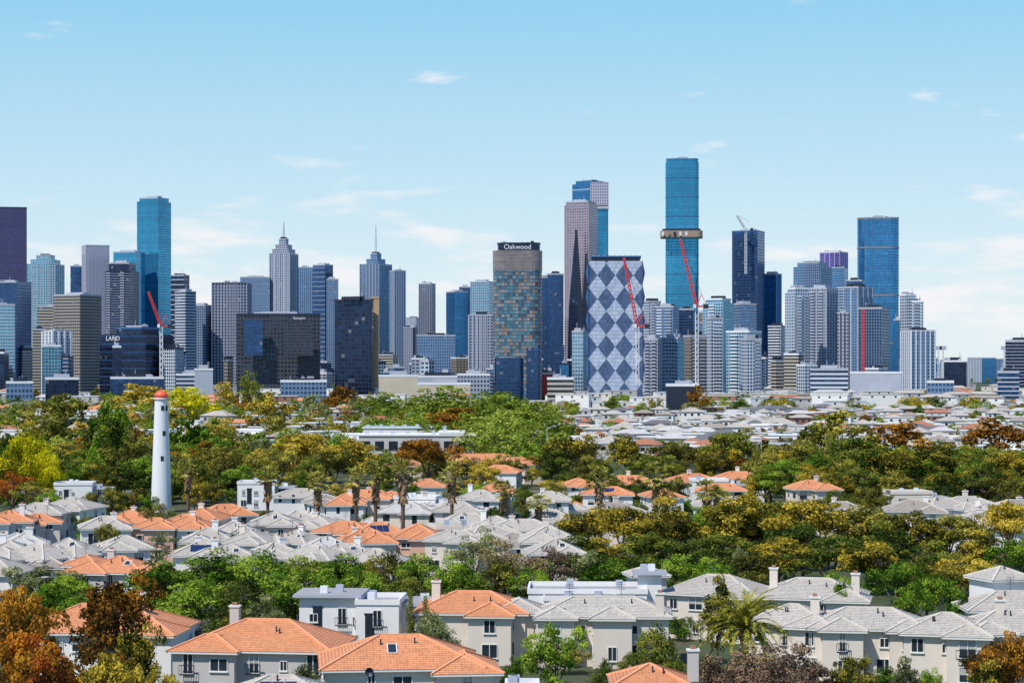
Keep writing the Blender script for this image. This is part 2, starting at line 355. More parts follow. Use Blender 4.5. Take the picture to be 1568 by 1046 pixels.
b.face([fac(869,560,2488),fac(890,560,2488),fac(888,430,2488),fac(881,352,2488),fac(877,400,2488),fac(871,470,2488)],M['black'],[(0,0),(5,0),(5,30),(4,55),(3,40),(0,22)])
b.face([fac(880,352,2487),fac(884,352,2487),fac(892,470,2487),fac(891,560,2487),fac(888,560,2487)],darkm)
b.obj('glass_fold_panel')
o,p,fi,z=tower(GS,876,931,281,2900,'blue',.44,'R',flr=4,bay=3,side_mat='white',cap='teal',steps=[(.8,277)],slabs=(5,.3,1.2,lightgrey))
b=MB(); P,_=footprint(911,930,2870,0,'R',14,0,1); b.prism(P,0,WZ(318,2870),M['teal'],roofgrey,3,4)
P,_=footprint(904,932,2868,0,'R',14,0,1); b.prism(P,WZ(320,2868),WZ(316,2868),conc,roofgrey,3,4,True)
b.prism(P,WZ(318,2868)+3,WZ(279,2868),M['lavfine'],roofgrey,3,4,True)
c=b.obj('blue_shaft'); c.parent=o; c.location=-o.location
tower(AT,876,900,508,1950,'pteal',.3,'R',slabs=(1,.3,.4,lightgrey))
o,p,fi,z=tower('diamond_patterned_tower',901,984,400,1800,'diamond',0,depth=40,bay=1,flr=1,parapet=False,plant=False)
b=MB(); P,_=footprint(906,980,1803,0,'R',34,0,1); b.prism(P,z,WZ(392.5,1803),darkm,roofgrey)
for k in range(9): b.box((WX(909+k*8,1806),1806),1.2,1.2,z,WZ(391,1806),0,lightgrey)
b.prism(scaled(P,1.2),WZ(394,1803),WZ(392,1803),bluem,bottom=True)
for sx in (901,984):
    for k in range(5):
        zt=z-20.5*k; x=WX(sx,1800); s=-1 if sx==901 else 1
        b.face([(x,1799.9,zt),(x,1799.9,zt-20.5),(x+s*2.2,1802,zt-10.2)],bluem)
c=b.obj('crown'); c.parent=o; c.location=-o.location
o,p,fi,z=tower(GS,1019,1070,248,2950,'teal',0,depth=34,rounded=7,flr=3.9,bay=2.6,cap='teal',slabs=(7,.25,.9,bluem),steps=[(.95,244)])
b=MB(); P,_=footprint(1011,1076,2938,0,'R',46,8,1); b.prism(P,WZ(363,2935),WZ(353,2935),gold,roofgrey,bottom=True)
P,_=footprint(1014,1073,2939,0,'R',44,8,1); b.prism(P,WZ(353,2935),WZ(350,2935),darkm,roofgrey,bottom=True)
for k in range(7): b.box((WX(1015+k*9,2937),2937.6),3.2,1.2,WZ(361,2935),WZ(355,2935),0,rnd.choice([darkm,darkm,whitep,gold]))
c=b.obj('gold_sky_deck'); c.parent=o; c.location=-o.location
tower(OT,1121,1171,354,2800,'navy',.22,'R',flr=4,bay=2.8,cap=bluem)
tower(OT,1168,1197,420,2850,'blue',.3,'R',flr=3.8)
tower(AT,985,1012,462,2300,'white',.3,'L',flr=3.1,balc=[(.2,.45,whitep),(.6,.9,lightgrey)])
tower(AT,1003,1040,470,2200,'steel',.25,'R',flr=3.1,balc=[(.1,.4,whitep),(.55,.9,lightgrey)])
tower(AT,986,1016,520,1900,'lav',.3,'R',flr=3.1,balc=[(.1,.4,lightgrey),(.55,.9,lightgrey)])
tower(AT,1014,1048,518,1850,'pteal',.3,'R',flr=3.1,balc=[(.1,.9,lightgrey)])
tower(OT,1040,1062,474,2500,'black',0,flr=3.4,slabs=(1,.3,.5,bluem))
tower(AT,1046,1082,515,1900,'taupe',.3,'L',flr=3.1,balc=[(.1,.45,lightgrey),(.55,.9,lightgrey)])
tower(AT,1076,1124,464,2250,'pteal',.35,'R',flr=3.2,balc=[(.3,.6,whitep)],steps=[(.8,458)],cap=whitep)
tower(AT,1081,1106,488,1950,'white',.3,'L',flr=3.1,balc=[(.2,.9,whitep)])
tower(OT,1120,1158,466,2600,'steel',.35,'L',slabs=(1,.3,.5,lightgrey))
tower(AT,1112,1166,508,1900,'pteal',.35,'R',flr=3.1,bay=2.6,balc=[(.2,.5,whitep)],cap=whitep)
tower(AT,1134,1166,520,1850,'white',.3,'L',flr=3.1,balc=[(.5,.9,lightgrey)])
tower(AT,1176,1204,500,2300,'whiteband',.3,'R',flr=3.1,balc=[(.1,.9,whitep)])
tower(AT,1202,1240,448,2150,'white',.4,'L',flr=3.1,balc=[(.1,.4,whitep),(.6,.9,lightgrey)],steps=[(.8,442)],cap=whitep)
tower(AT,1236,1281,442,2200,'lav',.35,'R',flr=3.1,balc=[(.15,.4,lightgrey),(.6,.85,lightgrey)],fins=(6,.7,.9,lightgrey))
tower(OT,1215,1274,408,2900,'steel',.3,'R',steps=[(.8,402)],cap=lightgrey)
tower(GS,1256,1298,386,3200,'violet',.3,'R',cap=whitep,fins=(8,.5,1.,lightgrey))
tower(OT,1272,1298,410,3100,'blue',.2,'R',slabs=(1,.3,.5,lightgrey))
tower(AT,1282,1336,440,2400,'steel',.4,'R',flr=3.2,balc=[(.1,.35,lightgrey)],fins=(9,.8,1.6,lightgrey))
tower(AT,1281,1300,480,2100,'lav',0,fins=(4,.6,1.,darkm))
tower(GS,1313,1376,334,2900,'blue',0,depth=40,rounded=14,flr=3.9,bay=3.6,cap=gold,fins=None,slabs=(17,.6,1.6,gold))
tower(OT,1296,1320,430,2700,'navy',0,slabs=(1,.3,.5,lightgrey))
tower(AT,1315,1362,472,2200,'steel',.25,'R',flr=3.2,slabs=(1,.4,.5,darkm))
tower(AT,1378,1402,452,2200,'white',.4,'L',flr=3.2,balc=[(.1,.9,whitep)],cap=whitep)
tower(AT,1394,1414,462,2200,'white',0,flr=3.2,cap=whitep,balc=[(.3,.7,lightgrey)])
tower(AT,1380,1431,507,2000,'steel',.3,'L',flr=3.2,bay=4,fins=(5,.9,.8,whitep))
tower(OT,1368,1380,490,2600,'blue')
tower('warehouse',1302,1380,571,1900,lightgrey,0,flr=6,cap=whitep,plant=False)
tower(OT,1241,1298,566,1850,'whiteband',0,flr=4)
tower(AT,1540,1580,522,2300,'black',0,slabs=(1,.5,.6,lightgrey))
tower(AT,1528,1560,570,1700,'navy',0,slabs=(1,.5,.6,whitep))
fm=['lav','white','steel','navy','pteal','steel','cream','blue','navy','taupe','black','black']
for i in range(84):
    D=rnd.uniform(1900,2700); x=rnd.uniform(-20,1470); w=rnd.uniform(12,36)
    lo=(528,572) if x<630 or x>980 else (545,575)
    if 590<x<760: lo=(540,572)
    y=rnd.uniform(*lo)
    tower(rnd.choice(['office_block','apartment_block']),x,x+w,y,D,rnd.choice(fm),rnd.choice([0,.25,.4]),rnd.choice('LR'),flr=rnd.choice([3.2,3.8]),bay=rnd.uniform(2.4,5),slabs=(1,.3,.5,rnd.choice([whitep,lightgrey,darkm])) if rnd.random()<.4 else None,depth=20,cap=rnd.choice([whitep,conc,darkm]))
for i in range(40):
    D=rnd.uniform(3600,4600); x=rnd.uniform(-20,1420); y=rnd.uniform(478,540)
    tower('office_block',x,x+rnd.uniform(12,30),y,D,rnd.choice(fm),rnd.choice([0,.3]),'R',depth=25)
for i in range(26):
    D=rnd.uniform(3500,6000); x=rnd.uniform(1425,1580); y=rnd.uniform(547,556)
    tower('office_block',x,x+rnd.uniform(8,24),y,D,rnd.choice(['blue','steel','white','navy','lav']),0,depth=25,plant=False)
cream_wall=plain('cream_cladding',(.55,.48,.38),.8,scale=.1)
for x,y,w,D,mm in ((10,586,40,1650,'steel'),(70,580,50,1700,'black'),(170,579,80,1800,'navy'),(270,574,50,1900,'whiteband'),(298,566,28,1900,lightgrey),(580,576,60,1850,cream_wall),(625,577,90,1900,lightgrey),(700,574,50,1850,'lav'),(640,588,80,1700,cream_wall),(1020,590,50,1500,darkm),(838,580,40,1700,'cream'),(1420,585,40,1700,'steel'),(430,584,70,1700,'steel'),(820,572,30,1900,redp)):
    tower('commercial_building',x,x+w,y,D,mm,0,depth=25,flr=4,cap=whitep)
def crane(xm,yb,ym,xt,yt,D,jm=redp,mm=whitep):
    b=MB(); B=(WX(xm,D),D,max(0,WZ(yb,D))); T=(WX(xm,D),D,WZ(ym,D)); J=(WX(xt,D),D-3,WZ(yt,D))
    b.truss(B,T,2.4,max(6,int((T[2]-B[2])/5)),.5,mm)
    b.truss(T,J,2.2,16,.7,jm,1.4)
    s=1 if xt<xm else -1
    b.bar(T,(T[0]+s*9,D,T[2]+1),1.4,jm); b.box((T[0]+s*8,D),4,3,T[2]-1.5,T[2]+2,0,darkm)
    A=(T[0]+s*4,D,T[2]+11); b.bar(T,A,.6,jm); b.bar((T[0]+s*9,D,T[2]),A,.4,jm); b.bar(A,J,.25,darkm)
    b.box((T[0]-s*2,D-2),2.4,2.4,T[2]-1,T[2]+2,0,whitep); b.obj('tower_crane')
crane(976,590,500,955,395,1750); crane(1067,590,470,1041,366,1800); crane(247,590,500,228,447,1950)
crane(1142,420,352,1128,330,2790,whitep,whitep)
b=MB(); D=1950; X=WX(1322,D); b.truss((X,D,0),(X,D,WZ(474,D)),1.8,20,.4,redp); b.obj('construction_hoist_mast')
for x in (1437,1444,1538):
    b=MB(); D=2900; X=WX(x,D); b.truss((X,D,0),(X,D,WZ(536,D)),1.6,10,.5,whitep); b.box((X,D),9,1.2,WZ(536,D),WZ(530,D),0,lightgrey); b.obj('stadium_floodlight')
# ------------------------------------------------------------------ houses
terr=tiles('terracotta_tiles',(.72,.29,.13),.5); terr2=tiles('brick_red_tiles',(.48,.19,.10),.5)
greyt=tiles('grey_concrete_tiles',(.54,.495,.44),.62); dgreyt=tiles('dark_grey_tiles',(.17,.17,.18),.45); lgreyt=tiles('light_metal_roof',(.58,.57,.56),.3)
bgreyt=tiles('brown_grey_tiles',(.38,.33,.285),.6)
capO=plain('terracotta_ridge',(.76,.36,.19),.7,scale=2); capG=plain('grey_ridge',(.58,.54,.48),.7,scale=2)
rend=plain('cream_render',(.68,.61,.54),.8,noise=.08,scale=.6); rendw=plain('white_render',(.76,.75,.75),.7,noise=.06,scale=.6)
rendg=plain('grey_render',(.50,.48,.47),.8,noise=.08,scale=.6); rendp=plain('pink_render',(.66,.42,.33),.8,noise=.08,scale=.6); brick=plain('brown_brick',(.3,.15,.1),.8,noise=.3,scale=3)
trim=plain('white_trim',(.72,.72,.70),.5,noise=.04); wing_dark=plain('window_glass',(.03,.045,.065),.08,.3,noise=.4,scale=.6)
curtain=plain('blind_fabric',(.4,.4,.38),.8,scale=1)
solar=plain('solar_panel',(.02,.04,.12),.15,.3)
def wallwindows(b,c,w,d,rot,z0,ze,det):
    co,si=math.cos(rot),math.sin(rot)
    for (nx,ny,L,off) in ((0,-1,w,d/2),(0,1,w,d/2),(1,0,d,w/2),(-1,0,d,w/2)):
        n=int((L-1.2)/2.6)
        for st in range(2 if ze-z0>4.5 else 1):
            zz=z0+.9+st*2.9
            for k in range(n):
                if rnd.random()<.2: continue
                t=(k+.5)/n*L-L/2; ww=rnd.choice([.7,1.0,1.3,1.8]) ; hh=rnd.choice([1.0,1.3,1.5,2.0]) if st==1 or det<2 else 1.6
                zb=min(zz,zz+1.5-hh+.2)
                def P(s,o,z):
                    x=nx*(off+o)+(-ny)*s; y=ny*(off+o)+nx*s
                    return (c[0]+x*co-y*si,c[1]+x*si+y*co,z)
                b.face([P(t-ww/2,.02,zb),P(t+ww/2,.02,zb),P(t+ww/2,.02,zb+hh),P(t-ww/2,.02,zb+hh)],wing_dark)
                if rnd.random()<.3: b.face([P(t-ww/2,.03,zb+hh*.5),P(t+ww/2,.03,zb+hh*.5),P(t+ww/2,.03,zb+hh),P(t-ww/2,.03,zb+hh)],curtain)
                if det>=2:
                    for (a,e) in (((t-ww/2,zb),(t+ww/2,zb)),((t-ww/2,zb+hh),(t+ww/2,zb+hh)),((t-ww/2,zb),(t-ww/2,zb+hh)),((t+ww/2,zb),(t+ww/2,zb+hh)),((t,zb),(t,zb+hh))):
                        b.bar(P(a[0],.05,a[1]),P(e[0],.05,e[1]),.08,trim)
                    b.bar(P(t-ww/2-.1,.1,zb-.06),P(t+ww/2+.1,.1,zb-.06),.14,trim)
                    if hh>=2. and st==1:
                        b.bar(P(t-ww/2-.3,.5,zb-.05),P(t+ww/2+.3,.5,zb-.05),.12,darkm); b.bar(P(t-ww/2-.3,.5,zb+.9),P(t+ww/2+.3,.5,zb+.9),.08,darkm)
                        for q in range(7): s_=t-ww/2-.3+(ww+.6)*q/6; b.bar(P(s_,.5,zb),P(s_,.5,zb+.9),.045,darkm)
def hiproof(b,c,w,d,rot,ze,pitch,mat,capm,oh=.55,caps=True,fascia=True,fm=None):
    if d>w: w,d=d,w; rot+=math.pi/2
    W=w/2+oh;Dd=d/2+oh; hgt=pitch*Dd; r=max(W-Dd,.02)
    co,si=math.cos(rot),math.sin(rot)
    def P(x,y,z): return (c[0]+x*co-y*si,c[1]+x*si+y*co,z)
    sl=math.hypot(Dd,hgt); zt=ze+hgt
    A,B,C,E=P(-W,-Dd,ze),P(W,-Dd,ze),P(W,Dd,ze),P(-W,Dd,ze); R0,R1=P(-r,0,zt),P(r,0,zt)
    b.face([A,B,R1,R0],mat,[(-W,0),(W,0),(r,sl),(-r,sl)]); b.face([C,E,R0,R1],mat,[(-W,0),(W,0),(r,sl),(-r,sl)])
    b.face([B,C,R1],mat,[(-Dd,0),(Dd,0),(0,sl)]); b.face([E,A,R0],mat,[(-Dd,0),(Dd,0),(0,sl)])
    if fascia: b.prism(rect(c[0],c[1],2*W-.06,2*Dd-.06,rot),ze-.22,ze-.02,fm or trim,bottom=True)
    if caps:
        for a,e in ((A,R0),(E,R0),(B,R1),(C,R1),(R0,R1)):
            a=Vector(a)+Vector((0,0,.03)); e=Vector(e)+Vector((0,0,.03)); b.bar(a,e,.22,capm)
    return zt
def house(name,X,Y,rot,wings,roof=greyt,wall=rend,ze=5.8,pitch=.42,det=2,chim=(),z0=0):
    b=MB(); capm=capO if roof in (terr,terr2) else capG; co,si=math.cos(rot),math.sin(rot)
    def G(x,y): return (X+x*co-y*si,Y+x*si+y*co)
    for i,wg in enumerate(wings):
        cx,cy,w,d=wg[:4]; zz=wg[4] if len(wg)>4 else ze-.013*i
        c=G(cx,cy); b.prism(rect(c[0],c[1],w,d,rot),0,zz-.1,wall,wall)
        wallwindows(b,c,w,d,rot,0,zz,det); hiproof(b,c,w,d,rot,zz,pitch,roof,capm,caps=det>=1)
    for x,y,h in chim:
        c=G(x,y); b.box(c,1.0,.8,ze,h,rot,wall); b.box(c,1.2,1.0,h,h+.18,rot,trim); b.box(c,.5,.4,h+.18,h+.5,rot,brick)
    w0=wings[0]
    if w0[2]>=w0[3]:
        Dd=w0[3]/2+.55
        def S(x,f,up=.05):
            g=G(w0[0]+x,w0[1]-Dd*(1-f)); return (g[0],g[1],ze+pitch*Dd*f+up)
        r_=rnd.random(); wq=w0[2]*.22
        if r_<.22:
            x=rnd.uniform(-wq,wq)
            b.face([S(x,.45,.08),S(x+.9,.45,.08),S(x+.9,.72,.08),S(x,.72,.08)],wing_dark)
            for a,e in ((S(x,.45,.1),S(x+.9,.45,.1)),(S(x,.72,.1),S(x+.9,.72,.1)),(S(x,.45,.1),S(x,.72,.1)),(S(x+.9,.45,.1),S(x+.9,.72,.1))): b.bar(a,e,.1,trim)
        elif r_<.27:
            for k in range(3):
                x=-1.7+k*1.1; b.face([S(x,.3,.12),S(x+1.03,.3,.12),S(x+1.03,.75,.12),S(x,.75,.12)],solar)
        for k in range(2):
            q=S(rnd.uniform(-wq,wq),rnd.uniform(.5,.85),0); b.bar(q,(q[0],q[1],q[2]+.55),.14,darkm)
    if rnd.random()<.6:
        c=G(w0[0]+rnd.uniform(-.2,.2)*w0[2],w0[1]); t=ze+pitch*min(w0[2],w0[3])/2; b.bar((c[0],c[1],t-.5),(c[0],c[1],t+2),.05,darkm)
        for q in (1.2,1.5,1.8,2.): b.bar((c[0]-.5,c[1],t+q-.1),(c[0]+.5,c[1],t+q-.1),.04,darkm)
    return b.obj(name,origin=(X,Y,0))
def H(x,yr,w,d,rot=0,roof=greyt,wall=rend,extra=None,ze=5.8,det=2,pitch=.42,chim=None,name='suburban_house'):
    hr=ze+pitch*(min(w,d)/2+.55); D=DR(yr,hr); X=WX(x,D)
    wings=[(0,0,w,d)]
    if extra=='auto':
        wings.append((rnd.choice([-1,1])*(w/2-2.5),-d/2-1.,rnd.uniform(4.2,6),4.5))
        if rnd.random()<.6: wings.append((rnd.uniform(-.3,.3)*w,d/2+1,5,5))
        if rnd.random()<.3: wings.append((rnd.choice([-1,1])*(w/2+1.6),0,4,d*.7,3.2))
    elif extra: wings+=extra
    if chim is None: chim=[(rnd.uniform(-.3,.3)*w,rnd.uniform(0,.2)*d,hr+rnd.uniform(.3,1.2))] if rnd.random()<.5 else []
    return house(name,X,D+0,math.radians(rot),wings,roof,wall,ze,pitch,det,chim)
H(410,948,15.5,11,-8,terr,rendg,[(-5,-4,6.5,5.5)],name='terracotta_roof_house',chim=[(-4.5,3.5,9.2)])
H(612,972,15,11,6,terr,rend,[(6.2,-2.5,6,8,5.4)],name='terracotta_roof_house',chim=[])
H(995,1016,6.5,6.5,0,terr,rendg,name='terracotta_roof_house',chim=[(4,0,8.6)])
H(725,905,13,9,-4,terr,rend,[(2.5,-4.5,5,5)],name='terracotta_roof_house',chim=[(-4.5,0,9)])
H(165,925,17,11,-6,terr,rendw,[(6,-3.5,6,6)],name='terracotta_roof_house',chim=[(4,-1,9.6)])
H(795,916,5.5,7,0,greyt,rend,name='rendered_townhouse',chim=[])
H(925,913,15,8,-3,greyt,rend,[(-5.5,-3.8,4.2,4),(1,-3.8,4.5,4)],name='rendered_townhouse',chim=[(6.5,-3.5,8.4)])
H(870,916,5,7,0,greyt,rend,name='rendered_townhouse',chim=[])
H(1100,880,12,9,-25,greyt,rend,[(4,-3,6,6)],name='rendered_townhouse',chim=[])
H(990,866,4.5,4.5,10,greyt,rend,ze=6.6,name='rendered_townhouse',chim=[])
H(1245,885,13,9,-12,greyt,rend,[(4.5,-4,5,5)],name='rendered_townhouse',chim=[(5.5,-3,8.8),(-5,0,9)])
H(1215,925,9,8,-20,greyt,rend,[(3,-3,5,5)],name='rendered_townhouse',chim=[])
H(1330,930,13,8,-8,greyt,rend,[(-3,-3.5,4.5,4.5),(4.4,-3.8,4.5,4)],name='rendered_townhouse',chim=[(-6,1,8.6)])
H(1450,938,9,8,-14,greyt,rend,[(2.4,-3.5,4.5,4)],name='rendered_townhouse',chim=[])
H(1545,935,11,8,0,greyt,rend,[(-3,-3.5,4.5,4)],name='rendered_townhouse',chim=[(-1,0,8.8)])
H(1532,867,5.5,5.5,20,greyt,rendw,ze=8.6,name='rendered_townhouse',chim=[])
H(1552,905,12,8,0,greyt,rend,name='rendered_townhouse')
H(430,1034,10,8,0,greyt,rendg,name='rendered_townhouse',chim=[])
H(185,852,9,8,-10,terr,rendg,[(-3.5,-2.5,6,6)],name='terracotta_roof_house')
H(135,850,5,6,-10,terr,rendg,name='terracotta_roof_house',chim=[])
H(235,862,6,6,15,terr,rendw,name='terracotta_roof_house',chim=[])
def modern(X,Y,rot,parts,name='modern_flat_roof_house'):
    b=MB(); co,si=math.cos(rot),math.sin(rot)
    def G(x,y): return (X+x*co-y*si,Y+x*si+y*co)
    for cx,cy,w,d,h,wm,kind in parts:
        c=G(cx,cy); b.prism(rect(c[0],c[1],w,d,rot),0,h,wm,roofgrey)
        wallwindows(b,c,w,d,rot,0,h,2)
        if d>5:
            g=G(cx-w*.18,cy-d/2-.03); b.box(g,1.1,.1,h-4.6,h-1.2,rot,wing_dark); g=G(cx-w*.18,cy-d/2-.06); b.box(g,1.35,.1,h-4.75,h-4.6,rot,darkm); b.box(g,1.35,.1,h-1.2,h-1.05,rot,darkm)
        if kind=='slab': b.prism(rect(c[0],c[1],w+1.4,d+1.4,rot),h+.01,h+.35,lightgrey,roofgrey,bottom=True)
        elif kind=='hip': hiproof(b,c,w,d,rot,h+.25,.18,lgreyt,capG,.8)
        else:
            for (ax,ay,L,vv) in ((0,-d/2,w,0),(0,d/2,w,0),(-w/2,0,d,1),(w/2,0,d,1)):
                g=G(cx+ax,cy+ay); b.box(g,(L+.26 if not vv else .26),(.26 if not vv else L-.28),h-.05,h+.6,rot,wm,top=trim)
        for k in range(2):
            g=G(cx+rnd.uniform(-.3,.3)*w,cy+rnd.uniform(-.3,.3)*d); b.box(g,.9,.7,h+.3,h+1.2,rot,rnd.choice([lightgrey,whitep]))
    b.obj(name,origin=(X,Y,0))
D=258
modern(WX(545,D),D,math.radians(-3),[(-3,0,7,7,6.8,rendw,'slab'),(3.3,-1.5,5.2,8,6.2,rendw,'flat'),(8.5,2,6,7,5.6,rendw,'slab')])
D=268
modern(WX(900,D),D+1,math.radians(-2),[(0,0,15,9,6.2,rendw,'flat'),(-1,-4,9,3,5.4,rendw,'flat'),(8,1,3,3,8.2,rendw,'slab')])
D=196
modern(WX(865,D),D,0,[(0,0,8,6,3.9,rendg,'flat'),(-4,2,3,3,4.6,rendw,'flat')])
for x,D,r_ in ((115,505,5),(640,452,-8),(1085,520,0),(1390,470,6),(700,370,12),(395,510,0)):
    modern(WX(x,D),D,math.radians(r_),[(0,0,9,8,6.4,rend if r_>5 else rendw,'flat'),(6,1,5,6,5.2,rendw,'slab')])
band=[
(110,762,13,9,-5,greyt),(60,770,10,8,10,greyt),(160,790,9,8,0,greyt),(60,787,7,7,0,terr),(15,782,9,8,0,terr),(200,782,9,8,-12,terr),(240,793,8,7,0,terr),
(15,828,8,8,15,greyt),(60,832,8,8,-20,greyt),(105,824,9,8,10,greyt),(150,832,9,8,0,greyt),(40,815,8,7,0,lgreyt),(-10,850,8,8,0,greyt),(85,845,8,7,0,greyt),(190,820,7,7,20,greyt),
(320,808,10,8,-10,greyt),(360,798,9,8,10,greyt),(385,812,8,8,0,greyt),(420,785,10,8,-6,greyt),(455,782,8,8,20,greyt),(455,812,9,8,-15,greyt),(490,790,8,8,0,greyt),
(310,830,9,8,12,greyt),(350,835,9,7,0,greyt),(420,830,9,8,20,greyt),(480,835,9,8,-12,greyt),(530,832,9,8,10,greyt),(575,840,9,8,-5,greyt),(500,822,8,8,0,lgreyt),
(310,778,9,8,0,terr),(345,772,8,8,12,terr),(290,790,7,7,0,terr),(530,798,9,8,-8,terr),(580,800,11,8,0,terr),(640,802,9,8,8,terr),(560,812,8,7,0,terr),
(460,748,12,9,-8,greyt),(500,757,9,8,10,greyt),(560,750,11,8,0,terr),(530,755,8,8,0,terr),(600,752,8,8,10,terr),(655,733,8,7,0,terr),(620,768,11,8,0,lgreyt),(665,762,9,8,8,lgreyt),(700,768,9,7,-6,greyt),
(715,785,9,8,12,greyt),(760,790,9,8,-10,greyt),(800,795,10,8,8,greyt),(845,780,10,8,0,greyt),(745,805,9,8,20,greyt),(790,815,9,8,-6,greyt),(840,805,9,8,12,greyt),(700,812,8,8,0,greyt),(850,826,9,8,0,greyt),
(735,750,11,8,0,greyt),(760,738,9,8,0,terr),(840,752,8,8,0,greyt),(885,732,10,9,10,terr),(930,745,10,8,-8,terr),(965,728,11,8,0,terr),(940,770,10,8,5,greyt),(1010,748,9,8,0,terr),(1060,725,14,9,12,terr),(1105,740,11,8,-10,terr),(1130,722,11,8,0,terr),(1095,760,10,8,0,greyt),(970,785,9,8,0,greyt),
(1220,707,9,8,5,terr),(1240,735,9,8,0,terr),(1290,768,10,8,0,greyt),
(1400,765,10,8,-8,greyt),(1440,762,10,8,12,greyt),(1480,760,11,8,0,greyt),(1520,770,10,8,-10,greyt),(1555,765,10,8,10,greyt),(1500,785,9,8,0,greyt),(1540,792,9,8,0,greyt),
(740,695,20,10,0,terr),(790,700,14,9,10,terr),(765,712,12,8,0,terr),(620,705,12,8,0,terr2),(100,700,12,9,0,terr2),(60,695,10,8,0,terr),(325,695,12,9,0,terr2),(1190,640,14,10,0,greyt)]
for t in band:
    x,yr,w,d,rot,rf=t
    if rf is greyt and rnd.random()<.22: rf=bgreyt
    H(x,yr,w*rnd.uniform(.8,1.2),d*rnd.uniform(.85,1.1),rot+rnd.uniform(-14,14),rf,rnd.choice([rend,rend,rendw,rendw,rendp if rf is terr else rendw]),'auto',det=2 if yr>780 else 1,ze=rnd.uniform(4.8,6.3),pitch=rnd.uniform(.36,.5))
def shed(x,yt,w,d,h,wm,rm,name='warehouse'):
    D=DR(yt,h); X=WX(x,D); b=MB(); b.prism(rect(X,D,w,d),0,h,wm,rm)
    b.box((X,D),w+.8,d+.8,h+.005,h+.5,0,trim,top=rm)
    for k in range(int(w/5)):
        b.box((X-w/2+2.5+k*5,D-d/2-.05),3.2,.2,h*.45,h*.8,0,wing_dark); b.box((X-w/2+2+k*5,D+rnd.uniform(-.3,.3)*d),1.5,1.2,h+.5,h+1.4,0,lightgrey)
    b.obj(name,origin=(X,D,0))
tealroof=plain('teal_roof',(.35,.5,.48),.6); whroof=plain('white_roof',(.7,.7,.7),.7,scale=.2)
shed(410,668,28,14,7,rendw,whroof); shed(440,658,24,20,7,rendw,whroof); shed(640,666,42,22,9.5,rendg,whroof); shed(692,662,9,18,10.5,rendw,whroof)
shed(620,655,34,16,9,rendw,tealroof); shed(520,672,24,12,6,rendw,whroof); shed(540,655,30,14,6,rendg,whroof); shed(1100,603,26,14,11,rend,whroof); shed(1180,603,28,14,11,rend,whroof)
b=MB()
for i in range(2300):
    D=math.exp(rnd.uniform(math.log(760),math.log(2500))); x=rnd.uniform(-40,1610)
    dens=.85 if x>860 else .38
    if 600<x<860: dens=.12
    if rnd.random()>dens: continue
    X=WX(x,D); rot=rnd.uniform(-.4,.4); w=rnd.uniform(9,16); d=rnd.uniform(7,11); ze=rnd.uniform(3,7)
    if x<560: ze=rnd.uniform(5,9)
    if D>1500 and rnd.random()<.3: w*=2; ze=rnd.uniform(8,14)
    wm=rnd.choice([rend,rendw,rendw,rendg,brick,rendw]); r=rnd.random()
    b.prism(rect(X,D,w,d,rot),0,ze,wm,roofgrey,bottom=False)
    for k in range(3): 
        t=(k-1)*w*.3; b.box((X+t*math.cos(rot)+math.sin(rot)*d/2,D+t*math.sin(rot)-math.cos(rot)*d/2),1.5,.1,ze-2.2,ze-.8,rot,wing_dark)
    if r<.6:
        b.box((X,D),w+.5,d+.5,ze+.01,ze+.5,rot,trim,top=rnd.choice([whroof,whroof,roofgrey,lgreyt]))
    else: hiproof(b,(X,D),w,d,rot,ze+.2,.42,rnd.choice([terr2,greyt,greyt,greyt,lgreyt,dgreyt,bgreyt] if x>860 or rnd.random()<.4 else [terr,terr2,greyt]),capG,caps=False,fascia=False)
b.obj('distant_suburb_houses')
# ------------------------------------------------------------------ lighthouse
D=500; X=WX(247,D); b=MB(); zt=WZ(612,D)
lred=plain('red_orange_paint',(.78,.11,.05),.5,noise=.1,scale=1)
b.tube([(2.55,0),(2.5,1),(1.55,zt)],X,D,whitep,32)
b.tube([(1.55,zt,whitep),(1.85,zt+.1,whitep),(1.85,zt+.4,whitep),(1.5,zt+.41,lred),(1.5,zt+.9,lred),(1.7,zt+.92,lred),(1.65,zt+1.2,lred),(1.3,zt+1.7,lred),(.8,zt+2.05,lred),(.15,zt+2.2,lred),(.12,zt+2.9,lred),(.01,zt+3,lred)],X,D,lred,32)
for k,(zz,a) in enumerate(((zt-2,-70),(zt-2,-30),(zt-8,-60),(zt-14,-75))):
    r=1.5+1.0*(zt-zz)/zt+.03; a=math.radians(a); b.box((X+r*math.cos(a),D+r*math.sin(a)),.7,.12,zz-.6,zz+.6,a+math.pi/2,wing_dark)
lo=b.obj('lighthouse',origin=(X,D,0))
